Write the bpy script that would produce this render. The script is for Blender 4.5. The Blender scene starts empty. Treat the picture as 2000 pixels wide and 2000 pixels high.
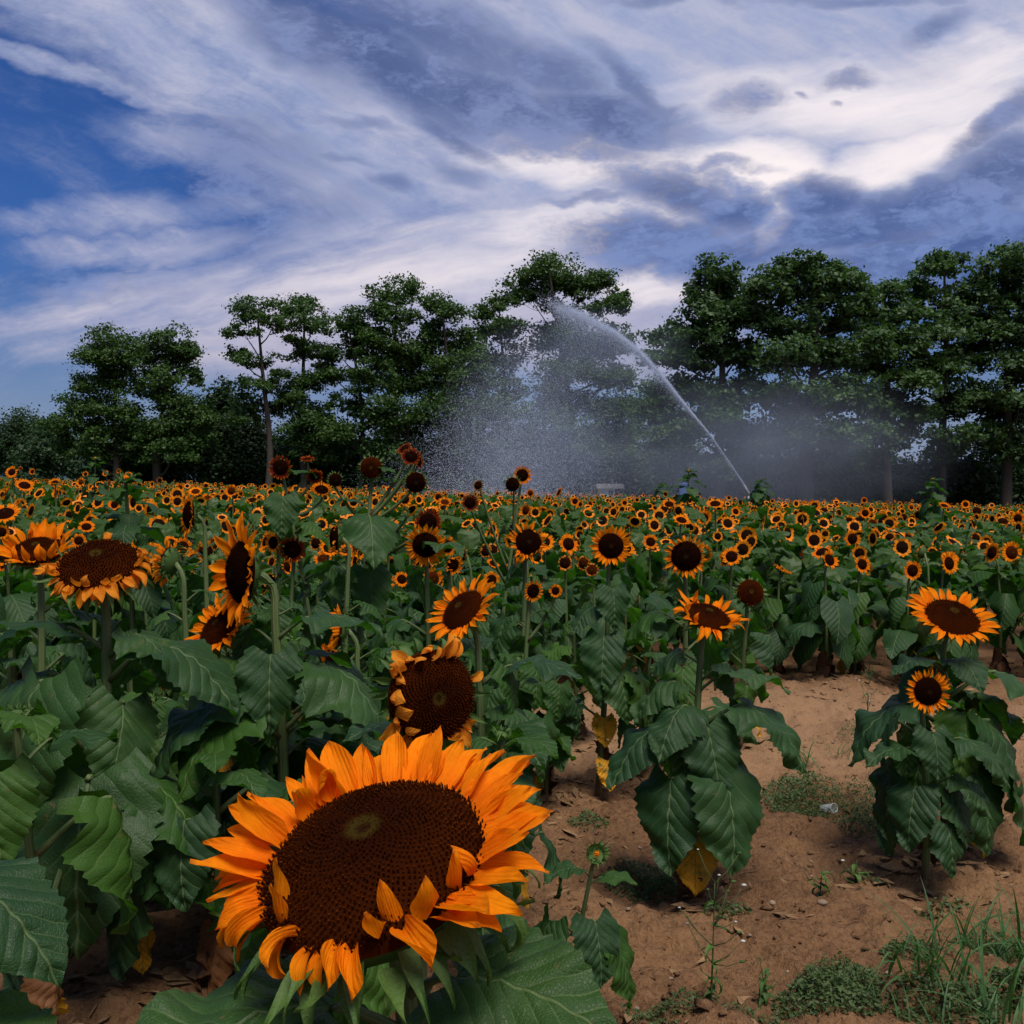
import bpy, math, random
import numpy as np
from mathutils import Vector, Matrix, Euler

# ------------------------------------------------------------------ camera, sky, sun, exposure
SC = bpy.context.scene
COL = SC.collection
R = math.radians
EYE = 1.5
FPX = 2000.0
HORIZON = 952.0
PITCH = math.atan((1000.0 - HORIZON) / FPX)

cam_data = bpy.data.cameras.new("camera")
cam_data.sensor_width = 36.0
cam_data.lens = 36.0
cam_data.clip_start = 0.05
cam_data.clip_end = 5000.0
cam = bpy.data.objects.new("camera", cam_data)
COL.objects.link(cam)
cam.location = (0, 0, EYE)
cam.rotation_euler = (R(90) - PITCH, 0, 0)
SC.camera = cam

SC.view_settings.view_transform = 'Standard'
SC.view_settings.look = 'None'
SC.view_settings.exposure = 0.80
SC.view_settings.gamma = 1.0
SC.view_settings.use_curve_mapping = False
SC.render.engine = 'CYCLES'
SC.cycles.use_denoising = True
SC.cycles.max_bounces = 6
SC.cycles.diffuse_bounces = 3
SC.cycles.glossy_bounces = 2
SC.cycles.transmission_bounces = 4
SC.cycles.transparent_max_bounces = 6
SC.cycles.volume_bounces = 1
SC.cycles.volume_max_steps = 64
SC.cycles.use_adaptive_sampling = True
SC.cycles.adaptive_threshold = 0.012
SC.cycles.caustics_reflective = False
SC.cycles.caustics_refractive = False

SUN_AZ, SUN_EL = R(160), R(64)      # high, moved behind the camera to brighten flower faces; spread by thin cloud


class NT:
    """Small helper to write node trees as expressions."""
    def __init__(self, tree):
        self.t = tree
        self.n = tree.nodes
        self.l = tree.links

    def node(self, kind, **kw):
        nd = self.n.new(kind)
        for k, v in kw.items():
            setattr(nd, k, v)
        return nd

    def put(self, sock, v):
        if hasattr(v, "is_output"):
            self.l.new(v, sock)
        elif isinstance(v, (tuple, list)):
            if len(sock.default_value) == 4 and len(v) == 3:
                v = (*v, 1.0)
            sock.default_value = v
        else:
            sock.default_value = v

    def m(self, op, a, b=None, c=None, clamp=False):
        nd = self.node('ShaderNodeMath', operation=op, use_clamp=clamp)
        self.put(nd.inputs[0], a)
        if b is not None:
            self.put(nd.inputs[1], b)
        if c is not None:
            self.put(nd.inputs[2], c)
        return nd.outputs[0]

    def vm(self, op, a, b=None, s=None):
        nd = self.node('ShaderNodeVectorMath', operation=op)
        self.put(nd.inputs[0], a)
        if b is not None:
            self.put(nd.inputs[1], b)
        if s is not None:
            self.put(nd.inputs['Scale'], s)
        return nd.outputs['Value'] if op in ('LENGTH', 'DOT_PRODUCT', 'DISTANCE') else nd.outputs['Vector']

    def mix(self, f, a, b, mode='MIX'):
        nd = self.node('ShaderNodeMix', data_type='RGBA', blend_type=mode)
        self.put(nd.inputs[0], f)
        self.put(nd.inputs[6], a)
        self.put(nd.inputs[7], b)
        return nd.outputs[2]

    def ramp(self, v, a, b, smooth=True, lo=0.0, hi=1.0):
        nd = self.node('ShaderNodeMapRange', interpolation_type='SMOOTHSTEP' if smooth else 'LINEAR')
        self.put(nd.inputs['Value'], v)
        nd.inputs['From Min'].default_value = a
        nd.inputs['From Max'].default_value = b
        nd.inputs['To Min'].default_value = lo
        nd.inputs['To Max'].default_value = hi
        return nd.outputs['Result']

    def noise(self, vec, scale, detail=4.0, rough=0.55, dist=0.0, color=False, dim='3D'):
        nd = self.node('ShaderNodeTexNoise', noise_dimensions=dim)
        if vec is not None:
            self.put(nd.inputs['Vector'], vec)
        nd.inputs['Scale'].default_value = scale
        nd.inputs['Detail'].default_value = detail
        nd.inputs['Roughness'].default_value = rough
        nd.inputs['Distortion'].default_value = dist
        return nd.outputs['Color'] if color else nd.outputs['Fac']

    def mapping(self, vec, loc=(0, 0, 0), rot=(0, 0, 0), scale=(1, 1, 1), kind='POINT'):
        nd = self.node('ShaderNodeMapping', vector_type=kind)
        self.put(nd.inputs['Vector'], vec)
        nd.inputs['Location'].default_value = loc
        nd.inputs['Rotation'].default_value = rot
        nd.inputs['Scale'].default_value = scale
        return nd.outputs['Vector']

    def sep(self, vec):
        nd = self.node('ShaderNodeSeparateXYZ')
        self.put(nd.inputs[0], vec)
        return nd.outputs

    def comb(self, x, y, z):
        nd = self.node('ShaderNodeCombineXYZ')
        for i, v in enumerate((x, y, z)):
            self.put(nd.inputs[i], v)
        return nd.outputs[0]


def build_world():
    w = bpy.data.worlds.new("World")
    SC.world = w
    w.use_nodes = True
    t = NT(w.node_tree)
    t.n.clear()
    out = t.node('ShaderNodeOutputWorld')
    bg = t.node('ShaderNodeBackground')
    d = t.node('ShaderNodeTexCoord').outputs['Generated']
    x, y, z = t.sep(d)
    zc = t.m('MAXIMUM', z, 0.0)
    ya = t.m('MAXIMUM', t.m('ABSOLUTE', y), 0.02)
    # tangent coordinates of the cloud deck: U to the right, V up (unit 0.5 rad)
    U = t.m('MULTIPLY', t.m('DIVIDE', x, ya), 2.0)
    V = t.m('MULTIPLY', t.m('DIVIDE', z, ya), 2.0)
    p = t.comb(U, V, 0.0)

    sky = t.node('ShaderNodeTexSky', sky_type='NISHITA')
    sky.sun_disc = False
    sky.sun_elevation = SUN_EL
    sky.sun_rotation = SUN_AZ
    sky.air_density = 1.0
    sky.dust_density = 0.4
    sky.ozone_density = 3.0
    skyc = t.vm('SCALE', sky.outputs[0], s=0.085)

    # ragged edges: two warps of the deck coordinates
    w1 = t.vm('SUBTRACT', t.noise(p, 2.4, 3, 0.6, color=True), (0.5, 0.5, 0.5))
    w2 = t.vm('SUBTRACT', t.noise(t.vm('MULTIPLY', p, (1.0, 2.0, 1.0)), 9.0, 3, 0.65, color=True), (0.5, 0.5, 0.5))
    pw = t.vm('ADD', p, t.vm('ADD', t.vm('SCALE', w1, s=0.15), t.vm('SCALE', w2, s=0.05)))
    pw = t.vm('ADD', t.vm('MULTIPLY', pw, (1, 1, 0)), (0, 0, 1))

    def turned(vec, deg, sx, sy):
        c_, s_ = math.cos(R(deg)), math.sin(R(deg))
        return t.comb(t.vm('DOT_PRODUCT', vec, (c_ * sx, s_ * sx, 0)), t.vm('DOT_PRODUCT', vec, (-s_ * sy, c_ * sy, 0)), 0.0)

    pst = t.vm('ADD', p, t.vm('SCALE', w1, s=0.13))
    streak = t.noise(turned(pst, -26, 1.0, 4.6), 2.3, 6, 0.63)      # fibres combed from upper left to lower right
    streak2 = t.noise(turned(pst, 12, 0.8, 5.5), 2.7, 6, 0.62)      # and rising to the right lower down
    puff = t.noise(t.vm('ADD', p, t.vm('SCALE', w2, s=0.2)), 10.0, 5, 0.66)
    fib = t.mix(t.ramp(t.m('SUBTRACT', V, t.m('MULTIPLY', U, 0.1)), 0.45, 0.62), streak2, streak)
    fib = t.m('MULTIPLY', fib, 1.0)
    wide = t.noise(d, 1.6, 3, 0.55)

    def layer(blobs):
        acc = None
        for (cx, cy, rx, ry, rot, k) in blobs:
            u0, v0, a_ = (cx - 1000) / 1000, (HORIZON - cy) / 1000, -R(rot)
            ca, sa, rx, ry = math.cos(a_), math.sin(a_), rx / 1000, ry / 1000
            q1 = t.vm('DOT_PRODUCT', pw, (ca / rx, sa / rx, -(u0 * ca + v0 * sa) / rx))
            q2 = t.vm('DOT_PRODUCT', pw, (-sa / ry, ca / ry, -(-u0 * sa + v0 * ca) / ry))
            v = t.m('MULTIPLY_ADD', q1, q1, t.m('MULTIPLY', q2, q2))
            v = t.m('MULTIPLY_ADD', v, -k * 0.75, k)
            acc = v if acc is None else t.m('MAXIMUM', acc, v)
        return t.m('MAXIMUM', acc, -0.8)

    # --- high veil, lilac white
    veil_b = layer([
        (1560, 130, 760, 330, 0, 1.1), (1120, 470, 520, 120, -12, 1.0), (800, 560, 430, 75, -14, 0.8), (1250, 350, 500, 160, 0, 1.0),
        (300, 80, 470, 80, 32, 0.62), (680, 330, 240, 120, 25, 0.65), (285, 430, 110, 14, -4, 0.1), (300, 490, 130, 16, -4, 0.2),
        (350, 285, 60, 26, 10, 0.15), (360, 590, 250, 45, -8, 0.45), (560, 130, 330, 100, 28, 0.7),
        (90, 115, 240, 13, 24, 0.3), (420, 232, 180, 15, 17, 0.3), (1150, 620, 260, 90, 0, 0.8),
        (560, 660, 300, 50, 0, 0.4), (1230, 560, 110, 60, 0, 0.8), (720, 440, 170, 60, -20, 0.5)])
    # the veil goes on round the sky outside the frame too
    around = t.ramp(t.m('SUBTRACT', wide, t.m('MULTIPLY', x, -0.25)), 0.28, 0.62)
    inside = t.ramp(t.m('MAXIMUM', t.m('ABSOLUTE', U), t.m('MULTIPLY', t.m('ABSOLUTE', t.m('SUBTRACT', V, 0.4)), 1.2)), 1.0, 1.9)
    inside = t.m('MAXIMUM', inside, t.ramp(t.m('MULTIPLY', y, -1.0), -0.1, 0.05))
    vn = t.m('ADD', veil_b, t.m('ADD', t.m('MULTIPLY', t.m('SUBTRACT', fib, 0.5), 1.45), t.m('MULTIPLY', t.m('SUBTRACT', puff, 0.5), 0.7)))
    veil = t.ramp(vn, -0.95, 0.9)
    veil = t.m('ADD', t.m('MULTIPLY', veil, t.m('SUBTRACT', 1.0, inside)), t.m('MULTIPLY', around, inside))

    # --- slate-blue lower clouds
    dark_b = layer([
        (590, 60, 170, 70, 40, 0.9), (740, 130, 270, 62, 30, 1.15), (960, 205, 310, 58, 18, 1.15), (1160, 235, 170, 62, 8, 1.1),
        (880, 95, 250, 60, 18, 0.85), (1040, 140, 190, 46, 20, 0.8), (1230, 180, 130, 28, 42, 0.7), (1120, 290, 170, 24, 6, 0.8), (880, 265, 120, 20, 28, 0.75),
        (1320, 375, 160, 48, 14, 1.15), (1415, 420, 95, 56, 20, 1.15), (1260, 465, 180, 52, 0, 1.05), (1330, 505, 220, 48, 0, 1.1),
        (1595, 405, 105, 55, -5, 1.25), (1770, 410, 190, 55, -16, 1.2), (1940, 370, 190, 70, -24, 1.2), (1640, 460, 230, 45, -6, 1.1), (1840, 480, 290, 55, -14, 1.15),
        (1960, 250, 130, 30, -34, 1.0), (2250, 300, 300, 90, -20, 1.0), (1900, 520, 260, 40, -6, 0.8),
        (1440, 200, 62, 30, -15, 0.62), (1645, 155, 52, 15, -6, 0.6), (1545, 181, 12, 7, 0, 0.5), (1625, 202, 12, 6, 0, 0.45),
        (1815, 50, 56, 22, -26, 0.62), (1340, -8, 150, 16, 0, 0.7), (1700, -6, 180, 12, 0, 0.5),
        (755, 360, 45, 18, 14, 0.6), (895, 335, 45, 20, 14, 0.5), (1170, 390, 90, 10, -2, 0.6), (1350, 330, 120, 12, 4, 0.55),
        (700, 248, 60, 9, 6, 0.4), (650, 312, 70, 8, 5, 0.35), (500, 310, 130, 55, 10, 0.55), (470, 370, 140, 45, -8, 0.5), (560, 440, 160, 40, -20, 0.4), (200, 560, 160, 28, 0, 0.35), (1800, 560, 200, 20, 0, 0.4)])
    dn = t.m('ADD', dark_b, t.m('ADD', t.m('MULTIPLY', t.m('SUBTRACT', puff, 0.5), 2.1), t.m('MULTIPLY', t.m('SUBTRACT', fib, 0.5), 1.1)))
    dark = t.ramp(dn, -0.5, 1.15)

    glow_b = layer([(1490, 345, 150, 65, 0, 1.0), (1492, 455, 26, 62, 26, 1.1), (1250, 330, 330, 45, 6, 0.7),
                    (1760, 300, 260, 45, -16, 0.75), (1700, 200, 360, 80, 0, 0.55), (1150, 440, 220, 50, -10, 0.5),
                    (340, 575, 240, 50, -10, 0.05), (880, 560, 300, 50, -10, 0.25), (1270, 570, 90, 35, 0, 0.5), (1930, 130, 150, 60, 0, 0.5)])
    glow = t.ramp(t.m('ADD', glow_b, t.m('MULTIPLY', t.m('SUBTRACT', streak2, 0.5), 1.0)), -0.3, 0.95)

    tint = t.mix(t.ramp(V, 0.02, 0.62), (0.40, 0.44, 0.62), (0.21, 0.40, 0.78))
    blue = t.mix(1.0, skyc, tint, 'MULTIPLY')
    vcol = t.mix(t.ramp(t.m('ADD', t.m('MULTIPLY', puff, 0.35), t.m('MULTIPLY', fib, 0.75)), 0.38, 0.75), (0.29, 0.345, 0.54), (0.46, 0.465, 0.585))
    warm = t.ramp(V, 0.65, 0.1)
    vcol = t.mix(t.m('MULTIPLY', warm, 0.65), vcol, (0.56, 0.47, 0.52))
    c = t.mix(t.m('MULTIPLY', veil, 0.95), blue, vcol)
    c = t.mix(t.m('MULTIPLY', glow, t.m('MULTIPLY', veil, 0.9)), c, (0.92, 0.83, 0.82))
    dcol = t.mix(t.ramp(t.m('ADD', puff, t.m('MULTIPLY', t.m('SUBTRACT', fib, 0.5), 0.8)), 0.34, 0.68), (0.060, 0.095, 0.235), (0.165, 0.215, 0.41))
    dcol = t.mix(t.ramp(V, 0.66, 0.50), dcol, t.mix(1.0, dcol, (0.84, 0.98, 1.08), 'MULTIPLY'))
    c = t.mix(t.m('MULTIPLY', dark, 0.92), c, dcol)
    c = t.mix(t.ramp(V, 0.30, -0.05, hi=0.75), c, (0.20, 0.25, 0.42))
    below = t.ramp(z, -0.01, -0.08)
    c = t.mix(below, c, (0.10, 0.09, 0.08))
    t.l.new(c, bg.inputs['Color'])
    bg.inputs['Strength'].default_value = 0.66
    t.l.new(bg.outputs[0], out.inputs[0])
    w.cycles.sampling_method = 'NONE'


build_world()

sun_data = bpy.data.lights.new("sun", 'SUN')
sun_data.energy = 2.6
sun_data.angle = R(25)
sun_data.color = (1.0, 0.93, 0.86)
sun = bpy.data.objects.new("sun", sun_data)
COL.objects.link(sun)
sun_dir = Vector((math.sin(SUN_AZ) * math.cos(SUN_EL), math.cos(SUN_AZ) * math.cos(SUN_EL), math.sin(SUN_EL)))
sun.rotation_euler = sun_dir.to_track_quat('Z', 'Y').to_euler()

# ------------------------------------------------------------------ helpers
CAM_F = Vector((0, math.cos(PITCH), -math.sin(PITCH)))
CAM_U = Vector((0, math.sin(PITCH), math.cos(PITCH)))


def P(px, py, D):
    """World point that stands D metres ahead of the eye in the direction measured at (px, py)."""
    return Vector((0, 0, EYE)) + D * (CAM_F + Vector((1, 0, 0)) * ((px - 1000) / FPX) + CAM_U * ((1000 - py) / FPX))


_nrs = np.random.RandomState(5)
_tab = _nrs.rand(256, 256)


def vnoise(x, y):
    x = np.asarray(x, float)
    y = np.asarray(y, float)
    xi = np.floor(x).astype(int)
    yi = np.floor(y).astype(int)
    fx = x - xi
    fy = y - yi
    fx = fx * fx * (3 - 2 * fx)
    fy = fy * fy * (3 - 2 * fy)
    a = _tab[xi % 256, yi % 256]
    b = _tab[(xi + 1) % 256, yi % 256]
    c = _tab[xi % 256, (yi + 1) % 256]
    d = _tab[(xi + 1) % 256, (yi + 1) % 256]
    return (a * (1 - fx) + b * fx) * (1 - fy) + (c * (1 - fx) + d * fx) * fy - 0.5


def fbm(x, y, octv=4, gain=0.55):
    s, a = 0.0, 1.0
    for i in range(octv):
        s = s + a * vnoise(x * 2.03 ** i + 17.3 * i, y * 2.03 ** i + 9.1 * i)
        a *= gain
    return s


SLOPE = -0.027


def ground_z(x, y, fine=True):
    x = np.asarray(x, float)
    y = np.asarray(y, float)
    r = np.sqrt(x * x + y * y)
    z = SLOPE * np.clip(x, -250, 250) * np.clip(r / 6.0, 0, 1)
    k = np.clip(1.5 - r / 14.0, 0.0, 1.0)
    z = z + 0.05 * fbm(x * 0.9, y * 0.9, 3)
    if fine:
        z = z + k * (0.09 * fbm(x * 3.2, y * 3.2, 3) + 0.05 * np.maximum(fbm(x * 11, y * 11, 3), -0.08) + 0.034 * np.maximum(fbm(x * 27 + 3, y * 27, 2), -0.06) + 0.016 * fbm(x * 60 + 3, y * 60, 2))
    return z


def gz(x, y):
    return float(ground_z(np.array([x]), np.array([y]), False)[0])


class MB:
    """Collects vertices and faces of ONE mesh."""
    def __init__(self):
        self.v, self.f, self.uv, self.mi = [], [], [], []

    def add(self, verts, faces, uvs=None, mi=0):
        o = len(self.v)
        self.v += [tuple(p) for p in verts]
        self.uv += [tuple(u) for u in uvs] if uvs is not None else [(0, 0)] * len(verts)
        self.f += [tuple(i + o for i in f) for f in faces]
        self.mi += [mi] * len(faces)

    def tube(self, pts, radii, n=6, mi=0, cap=True, u0=0.0):
        pts = [Vector(p) for p in pts]
        m = len(pts)
        V, UV, F = [], [], []
        ref = None
        for i, p in enumerate(pts):
            tg = (pts[min(i + 1, m - 1)] - pts[max(i - 1, 0)])
            if tg.length < 1e-9:
                tg = Vector((0, 0, 1))
            tg.normalize()
            if ref is None:
                ref = Vector((1, 0, 0)) if abs(tg.x) < 0.8 else Vector((0, 1, 0))
            a = (ref - tg * ref.dot(tg)).normalized()
            ref = a
            b = tg.cross(a)
            r = radii[i] if hasattr(radii, '__len__') else radii
            for k in range(n):
                an = 2 * math.pi * k / n
                V.append(p + (a * math.cos(an) + b * math.sin(an)) * r)
                UV.append((k / n, u0 + i / max(1, m - 1)))
        for i in range(m - 1):
            for k in range(n):
                k2 = (k + 1) % n
                F.append((i * n + k, i * n + k2, (i + 1) * n + k2, (i + 1) * n + k))
        if cap:
            F.append(tuple(range(n - 1, -1, -1)))
            F.append(tuple((m - 1) * n + k for k in range(n)))
        self.add(V, F, UV, mi)

    def mesh(self, name, mats, smooth=True):
        return make_mesh(name, self.v, self.f, mats, self.uv, self.mi, smooth)


def make_mesh(name, v, f, mats, uv=None, mi=None, smooth=True):
    me = bpy.data.meshes.new(name)
    me.from_pydata([tuple(map(float, p)) for p in v], [], f)
    for m in (mats if isinstance(mats, (list, tuple)) else [mats]):
        me.materials.append(m)
    if mi is not None and any(mi):
        me.polygons.foreach_set('material_index', mi)
    if smooth:
        me.polygons.foreach_set('use_smooth', [True] * len(me.polygons))
    if uv is not None:
        lay = me.uv_layers.new(name="UVMap")
        li = np.empty(len(me.loops), dtype=np.int32)
        me.loops.foreach_get('vertex_index', li)
        lay.data.foreach_set('uv', np.asarray(uv, dtype=np.float32)[li].ravel())
    me.update()
    return me


def big_mesh(name, V, F, mats, mi=None, smooth=False, uv=None):
    """V (n,3) array, F (m,3) or (m,4) array of one face size."""
    V = np.asarray(V, np.float32)
    F = np.asarray(F, np.int32)
    k = F.shape[1]
    me = bpy.data.meshes.new(name)
    me.vertices.add(len(V))
    me.vertices.foreach_set('co', V.ravel())
    me.loops.add(F.size)
    me.loops.foreach_set('vertex_index', F.ravel())
    me.polygons.add(len(F))
    me.polygons.foreach_set('loop_start', np.arange(0, F.size, k, dtype=np.int32))
    me.polygons.foreach_set('loop_total', np.full(len(F), k, dtype=np.int32))
    for m in (mats if isinstance(mats, (list, tuple)) else [mats]):
        me.materials.append(m)
    if mi is not None:
        me.polygons.foreach_set('material_index', np.asarray(mi, np.int32))
    me.polygons.foreach_set('use_smooth', np.full(len(F), smooth, dtype=bool))
    if uv is not None:
        lay = me.uv_layers.new(name="UVMap")
        lay.data.foreach_set('uv', np.asarray(uv, np.float32)[F.ravel()].ravel())
    me.update(calc_edges=True)
    return me


def obj(name, data, parent=None, mat=None):
    o = bpy.data.objects.new(name, data)
    COL.objects.link(o)
    if parent is not None:
        o.parent = parent
    if mat is not None:
        o.matrix_basis = mat
    return o


def tag(o, label=None, cat=None, group=None, kind=None):
    if label:
        o['label'] = label
    if cat:
        o['category'] = cat
    if group:
        o['group'] = group
    if kind:
        o['kind'] = kind
    return o


def spline(ctrl, n):
    """Catmull-Rom through ctrl, n samples."""
    c = [Vector(p) for p in ctrl]
    c = [c[0] * 2 - c[1]] + c + [c[-1] * 2 - c[-2]]
    segs = len(c) - 3
    out = []
    for i in range(n):
        s = i / (n - 1) * segs
        k = min(int(s), segs - 1)
        u = s - k
        p0, p1, p2, p3 = c[k:k + 4]
        out.append(0.5 * ((2 * p1) + (p2 - p0) * u + (2 * p0 - 5 * p1 + 4 * p2 - p3) * u * u + (3 * p1 - p0 - 3 * p2 + p3) * u ** 3))
    return out


def even(path, n):
    """The same path with its points spaced evenly along its length."""
    d = [0.0]
    for a, b in zip(path, path[1:]):
        d.append(d[-1] + (b - a).length)
    out = []
    k = 0
    for i in range(n):
        s_ = d[-1] * i / (n - 1)
        while k < len(d) - 2 and d[k + 1] < s_:
            k += 1
        out.append(path[k].lerp(path[k + 1], (s_ - d[k]) / max(1e-9, d[k + 1] - d[k])))
    return out


# ------------------------------------------------------------------ materials
def new_mat(name):
    m = bpy.data.materials.new(name)
    m.use_nodes = True
    t = NT(m.node_tree)
    t.n.clear()
    out = t.node('ShaderNodeOutputMaterial')
    return m, t, out


def principled(t, color, rough=0.6, spec=0.3, normal=None):
    b = t.node('ShaderNodeBsdfPrincipled')
    t.put(b.inputs['Base Color'], color)
    t.put(b.inputs['Roughness'], rough)
    b.inputs['Specular IOR Level'].default_value = spec
    if normal is not None:
        t.l.new(normal, b.inputs['Normal'])
    return b


def bump(t, h, strength=0.5, dist=0.01):
    b = t.node('ShaderNodeBump')
    b.inputs['Strength'].default_value = strength
    b.inputs['Distance'].default_value = dist
    t.put(b.inputs['Height'], h)
    return b.outputs[0]


def thin(t, out, color, trans, rough=0.55, spec=0.35, normal=None, amount=0.3):
    """Leaf-like sheet: reflects color, lets trans colour through."""
    b = principled(t, color, rough, spec, normal)
    tr = t.node('ShaderNodeBsdfTranslucent')
    t.put(tr.inputs['Color'], trans)
    if normal is not None:
        t.l.new(normal, tr.inputs['Normal'])
    mx = t.node('ShaderNodeMixShader')
    mx.inputs[0].default_value = amount
    t.l.new(b.outputs[0], mx.inputs[1])
    t.l.new(tr.outputs[0], mx.inputs[2])
    t.l.new(mx.outputs[0], out.inputs[0])


def leaf_material(name, top, vein, trans, dust, spots=None, amount=0.28, veins=True, hi=True):
    m, t, out = new_mat(name)
    uv = t.node('ShaderNodeUVMap').outputs[0]
    oi = t.node('ShaderNodeObjectInfo')
    rnd = oi.outputs['Random']
    x, y, _ = t.sep(uv)
    ax = t.m('ABSOLUTE', x)
    seed = t.vm('ADD', uv, t.comb(t.m('MULTIPLY', rnd, 37.0), t.m('MULTIPLY', rnd, 91.0), rnd))
    n1 = t.noise(seed, 3.0, 4, 0.6)
    hue = t.m('ADD', t.m('MULTIPLY', rnd, 0.7), t.m('MULTIPLY', n1, 0.6))
    col = t.mix(t.ramp(hue, 0.2, 1.1), top, tuple(c * k for c, k in zip(top, (2.0, 1.55, 1.0))))
    h = n1
    if veins:
        wob = t.m('MULTIPLY', t.m('SUBTRACT', t.noise(seed, 5.0, 2), 0.5), 0.05)
        mid = t.ramp(ax, 0.004, 0.014, lo=1.0, hi=0.0)
        q = t.m('SUBTRACT', t.m('ADD', y, wob), t.m('MULTIPLY', t.m('POWER', ax, 0.86), 0.95))
        fr = t.m('FRACT', t.m('DIVIDE', t.m('ADD', q, 1.0015), 0.143))
        dist = t.m('MINIMUM', fr, t.m('SUBTRACT', 1.0, fr))
        wl = t.ramp(dist, 0.02, 0.075, lo=1.0, hi=0.0)
        live = t.ramp(q, -0.16, -0.1)
        lat = t.m('MULTIPLY', t.m('MULTIPLY', wl, live), t.ramp(ax, 0.42, 0.1))
        fine = t.node('ShaderNodeTexVoronoi', feature='DISTANCE_TO_EDGE')
        t.put(fine.inputs['Vector'], seed)
        fine.inputs['Scale'].default_value = 46.0
        fv = t.ramp(fine.outputs['Distance'], 0.0, 0.12, lo=0.28, hi=0.0)
        vm = t.m('MAXIMUM', t.m('MAXIMUM', mid, t.m('MULTIPLY', lat, t.ramp(t.noise(seed, 3.5, 2), 0.3, 0.7, lo=0.2, hi=0.8))), t.m('MULTIPLY', fv, 0.5))
        col = t.mix(t.m('MULTIPLY', vm, 0.55), col, vein)
        quilt = t.m('SUBTRACT', 1.0, t.m('POWER', t.m('SUBTRACT', 1.0, t.m('MULTIPLY', dist, 2.0)), 2.0))
        h = t.m('ADD', t.m('MULTIPLY', quilt, 0.6), t.m('ADD', t.m('MULTIPLY', t.ramp(fine.outputs['Distance'], 0, 0.2), 0.10), t.m('MULTIPLY', n1, 0.8)))
        h = t.m('SUBTRACT', h, t.m('MULTIPLY', mid, 0.7))
    # dry dust and blotches that belong to the leaf
    dn = t.ramp(t.noise(seed, 2.2, 5, 0.65), 0.55, 0.78)
    col = t.mix(t.m('MULTIPLY', dn, 0.45), col, dust)
    rust = t.m('MULTIPLY', t.ramp(t.noise(seed, 11.0, 3, 0.6), 0.66, 0.72), t.ramp(t.noise(seed, 1.7, 2, 0.5), 0.5, 0.6))
    col = t.mix(rust, col, (0.13, 0.075, 0.03))
    if spots is not None:
        sp = t.ramp(t.noise(seed, 4.5, 5, 0.65), 0.48, 0.66)
        col = t.mix(sp, col, spots)
    nrm = bump(t, h, 0.5, 0.010 if hi else 0.02)
    thin(t, out, col, trans, 0.5, 0.24, nrm, amount)
    return m


MAT = {}
MAT['leaf'] = leaf_material('sunflower leaf', (0.013, 0.044, 0.013), (0.14, 0.20, 0.075), (0.04, 0.17, 0.006), (0.060, 0.085, 0.045))
MAT['leaf_bright'] = leaf_material('young sunflower leaf', (0.020, 0.064, 0.011), (0.13, 0.19, 0.05), (0.055, 0.20, 0.006), (0.06, 0.09, 0.035), amount=0.35)
MAT['leaf_yellow'] = leaf_material('yellowing leaf', (0.40, 0.23, 0.018), (0.10, 0.13, 0.02), (0.45, 0.26, 0.02), (0.22, 0.13, 0.03), spots=(0.09, 0.12, 0.02), amount=0.35)
MAT['leaf_brown'] = leaf_material('withered leaf', (0.075, 0.038, 0.018), (0.16, 0.09, 0.04), (0.08, 0.04, 0.015), (0.12, 0.08, 0.05), amount=0.15)
MAT['leaf_far'] = leaf_material('sunflower leaf far', (0.018, 0.050, 0.011), (0.1, 0.1, 0.1), (0.040, 0.15, 0.006), (0.050, 0.080, 0.03), veins=False, hi=False)


def stem_material():
    m, t, out = new_mat('sunflower stem')
    uv = t.node('ShaderNodeUVMap').outputs[0]
    x, y, _ = t.sep(uv)
    oi = t.node('ShaderNodeObjectInfo').outputs['Random']
    tc = t.node('ShaderNodeTexCoord').outputs['Object']
    ribs = t.m('SINE', t.m('MULTIPLY', x, 2 * math.pi * 9))
    n = t.noise(t.mapping(tc, scale=(60, 60, 6)), 1.0, 3, 0.6)
    col = t.mix(n, (0.055, 0.09, 0.025), (0.12, 0.155, 0.055))
    col = t.mix(t.m('MULTIPLY', t.ramp(ribs, 0.2, 0.9), 0.4), col, (0.05, 0.09, 0.025))
    col = t.mix(t.ramp(y, 0.16, 0.0), col, (0.10, 0.06, 0.03))
    nrm = bump(t, t.m('ADD', ribs, n), 0.4, 0.002)
    b = principled(t, col, 0.6, 0.3, nrm)
    t.l.new(b.outputs[0], out.inputs[0])
    return m


MAT['stem'] = stem_material()


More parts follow.
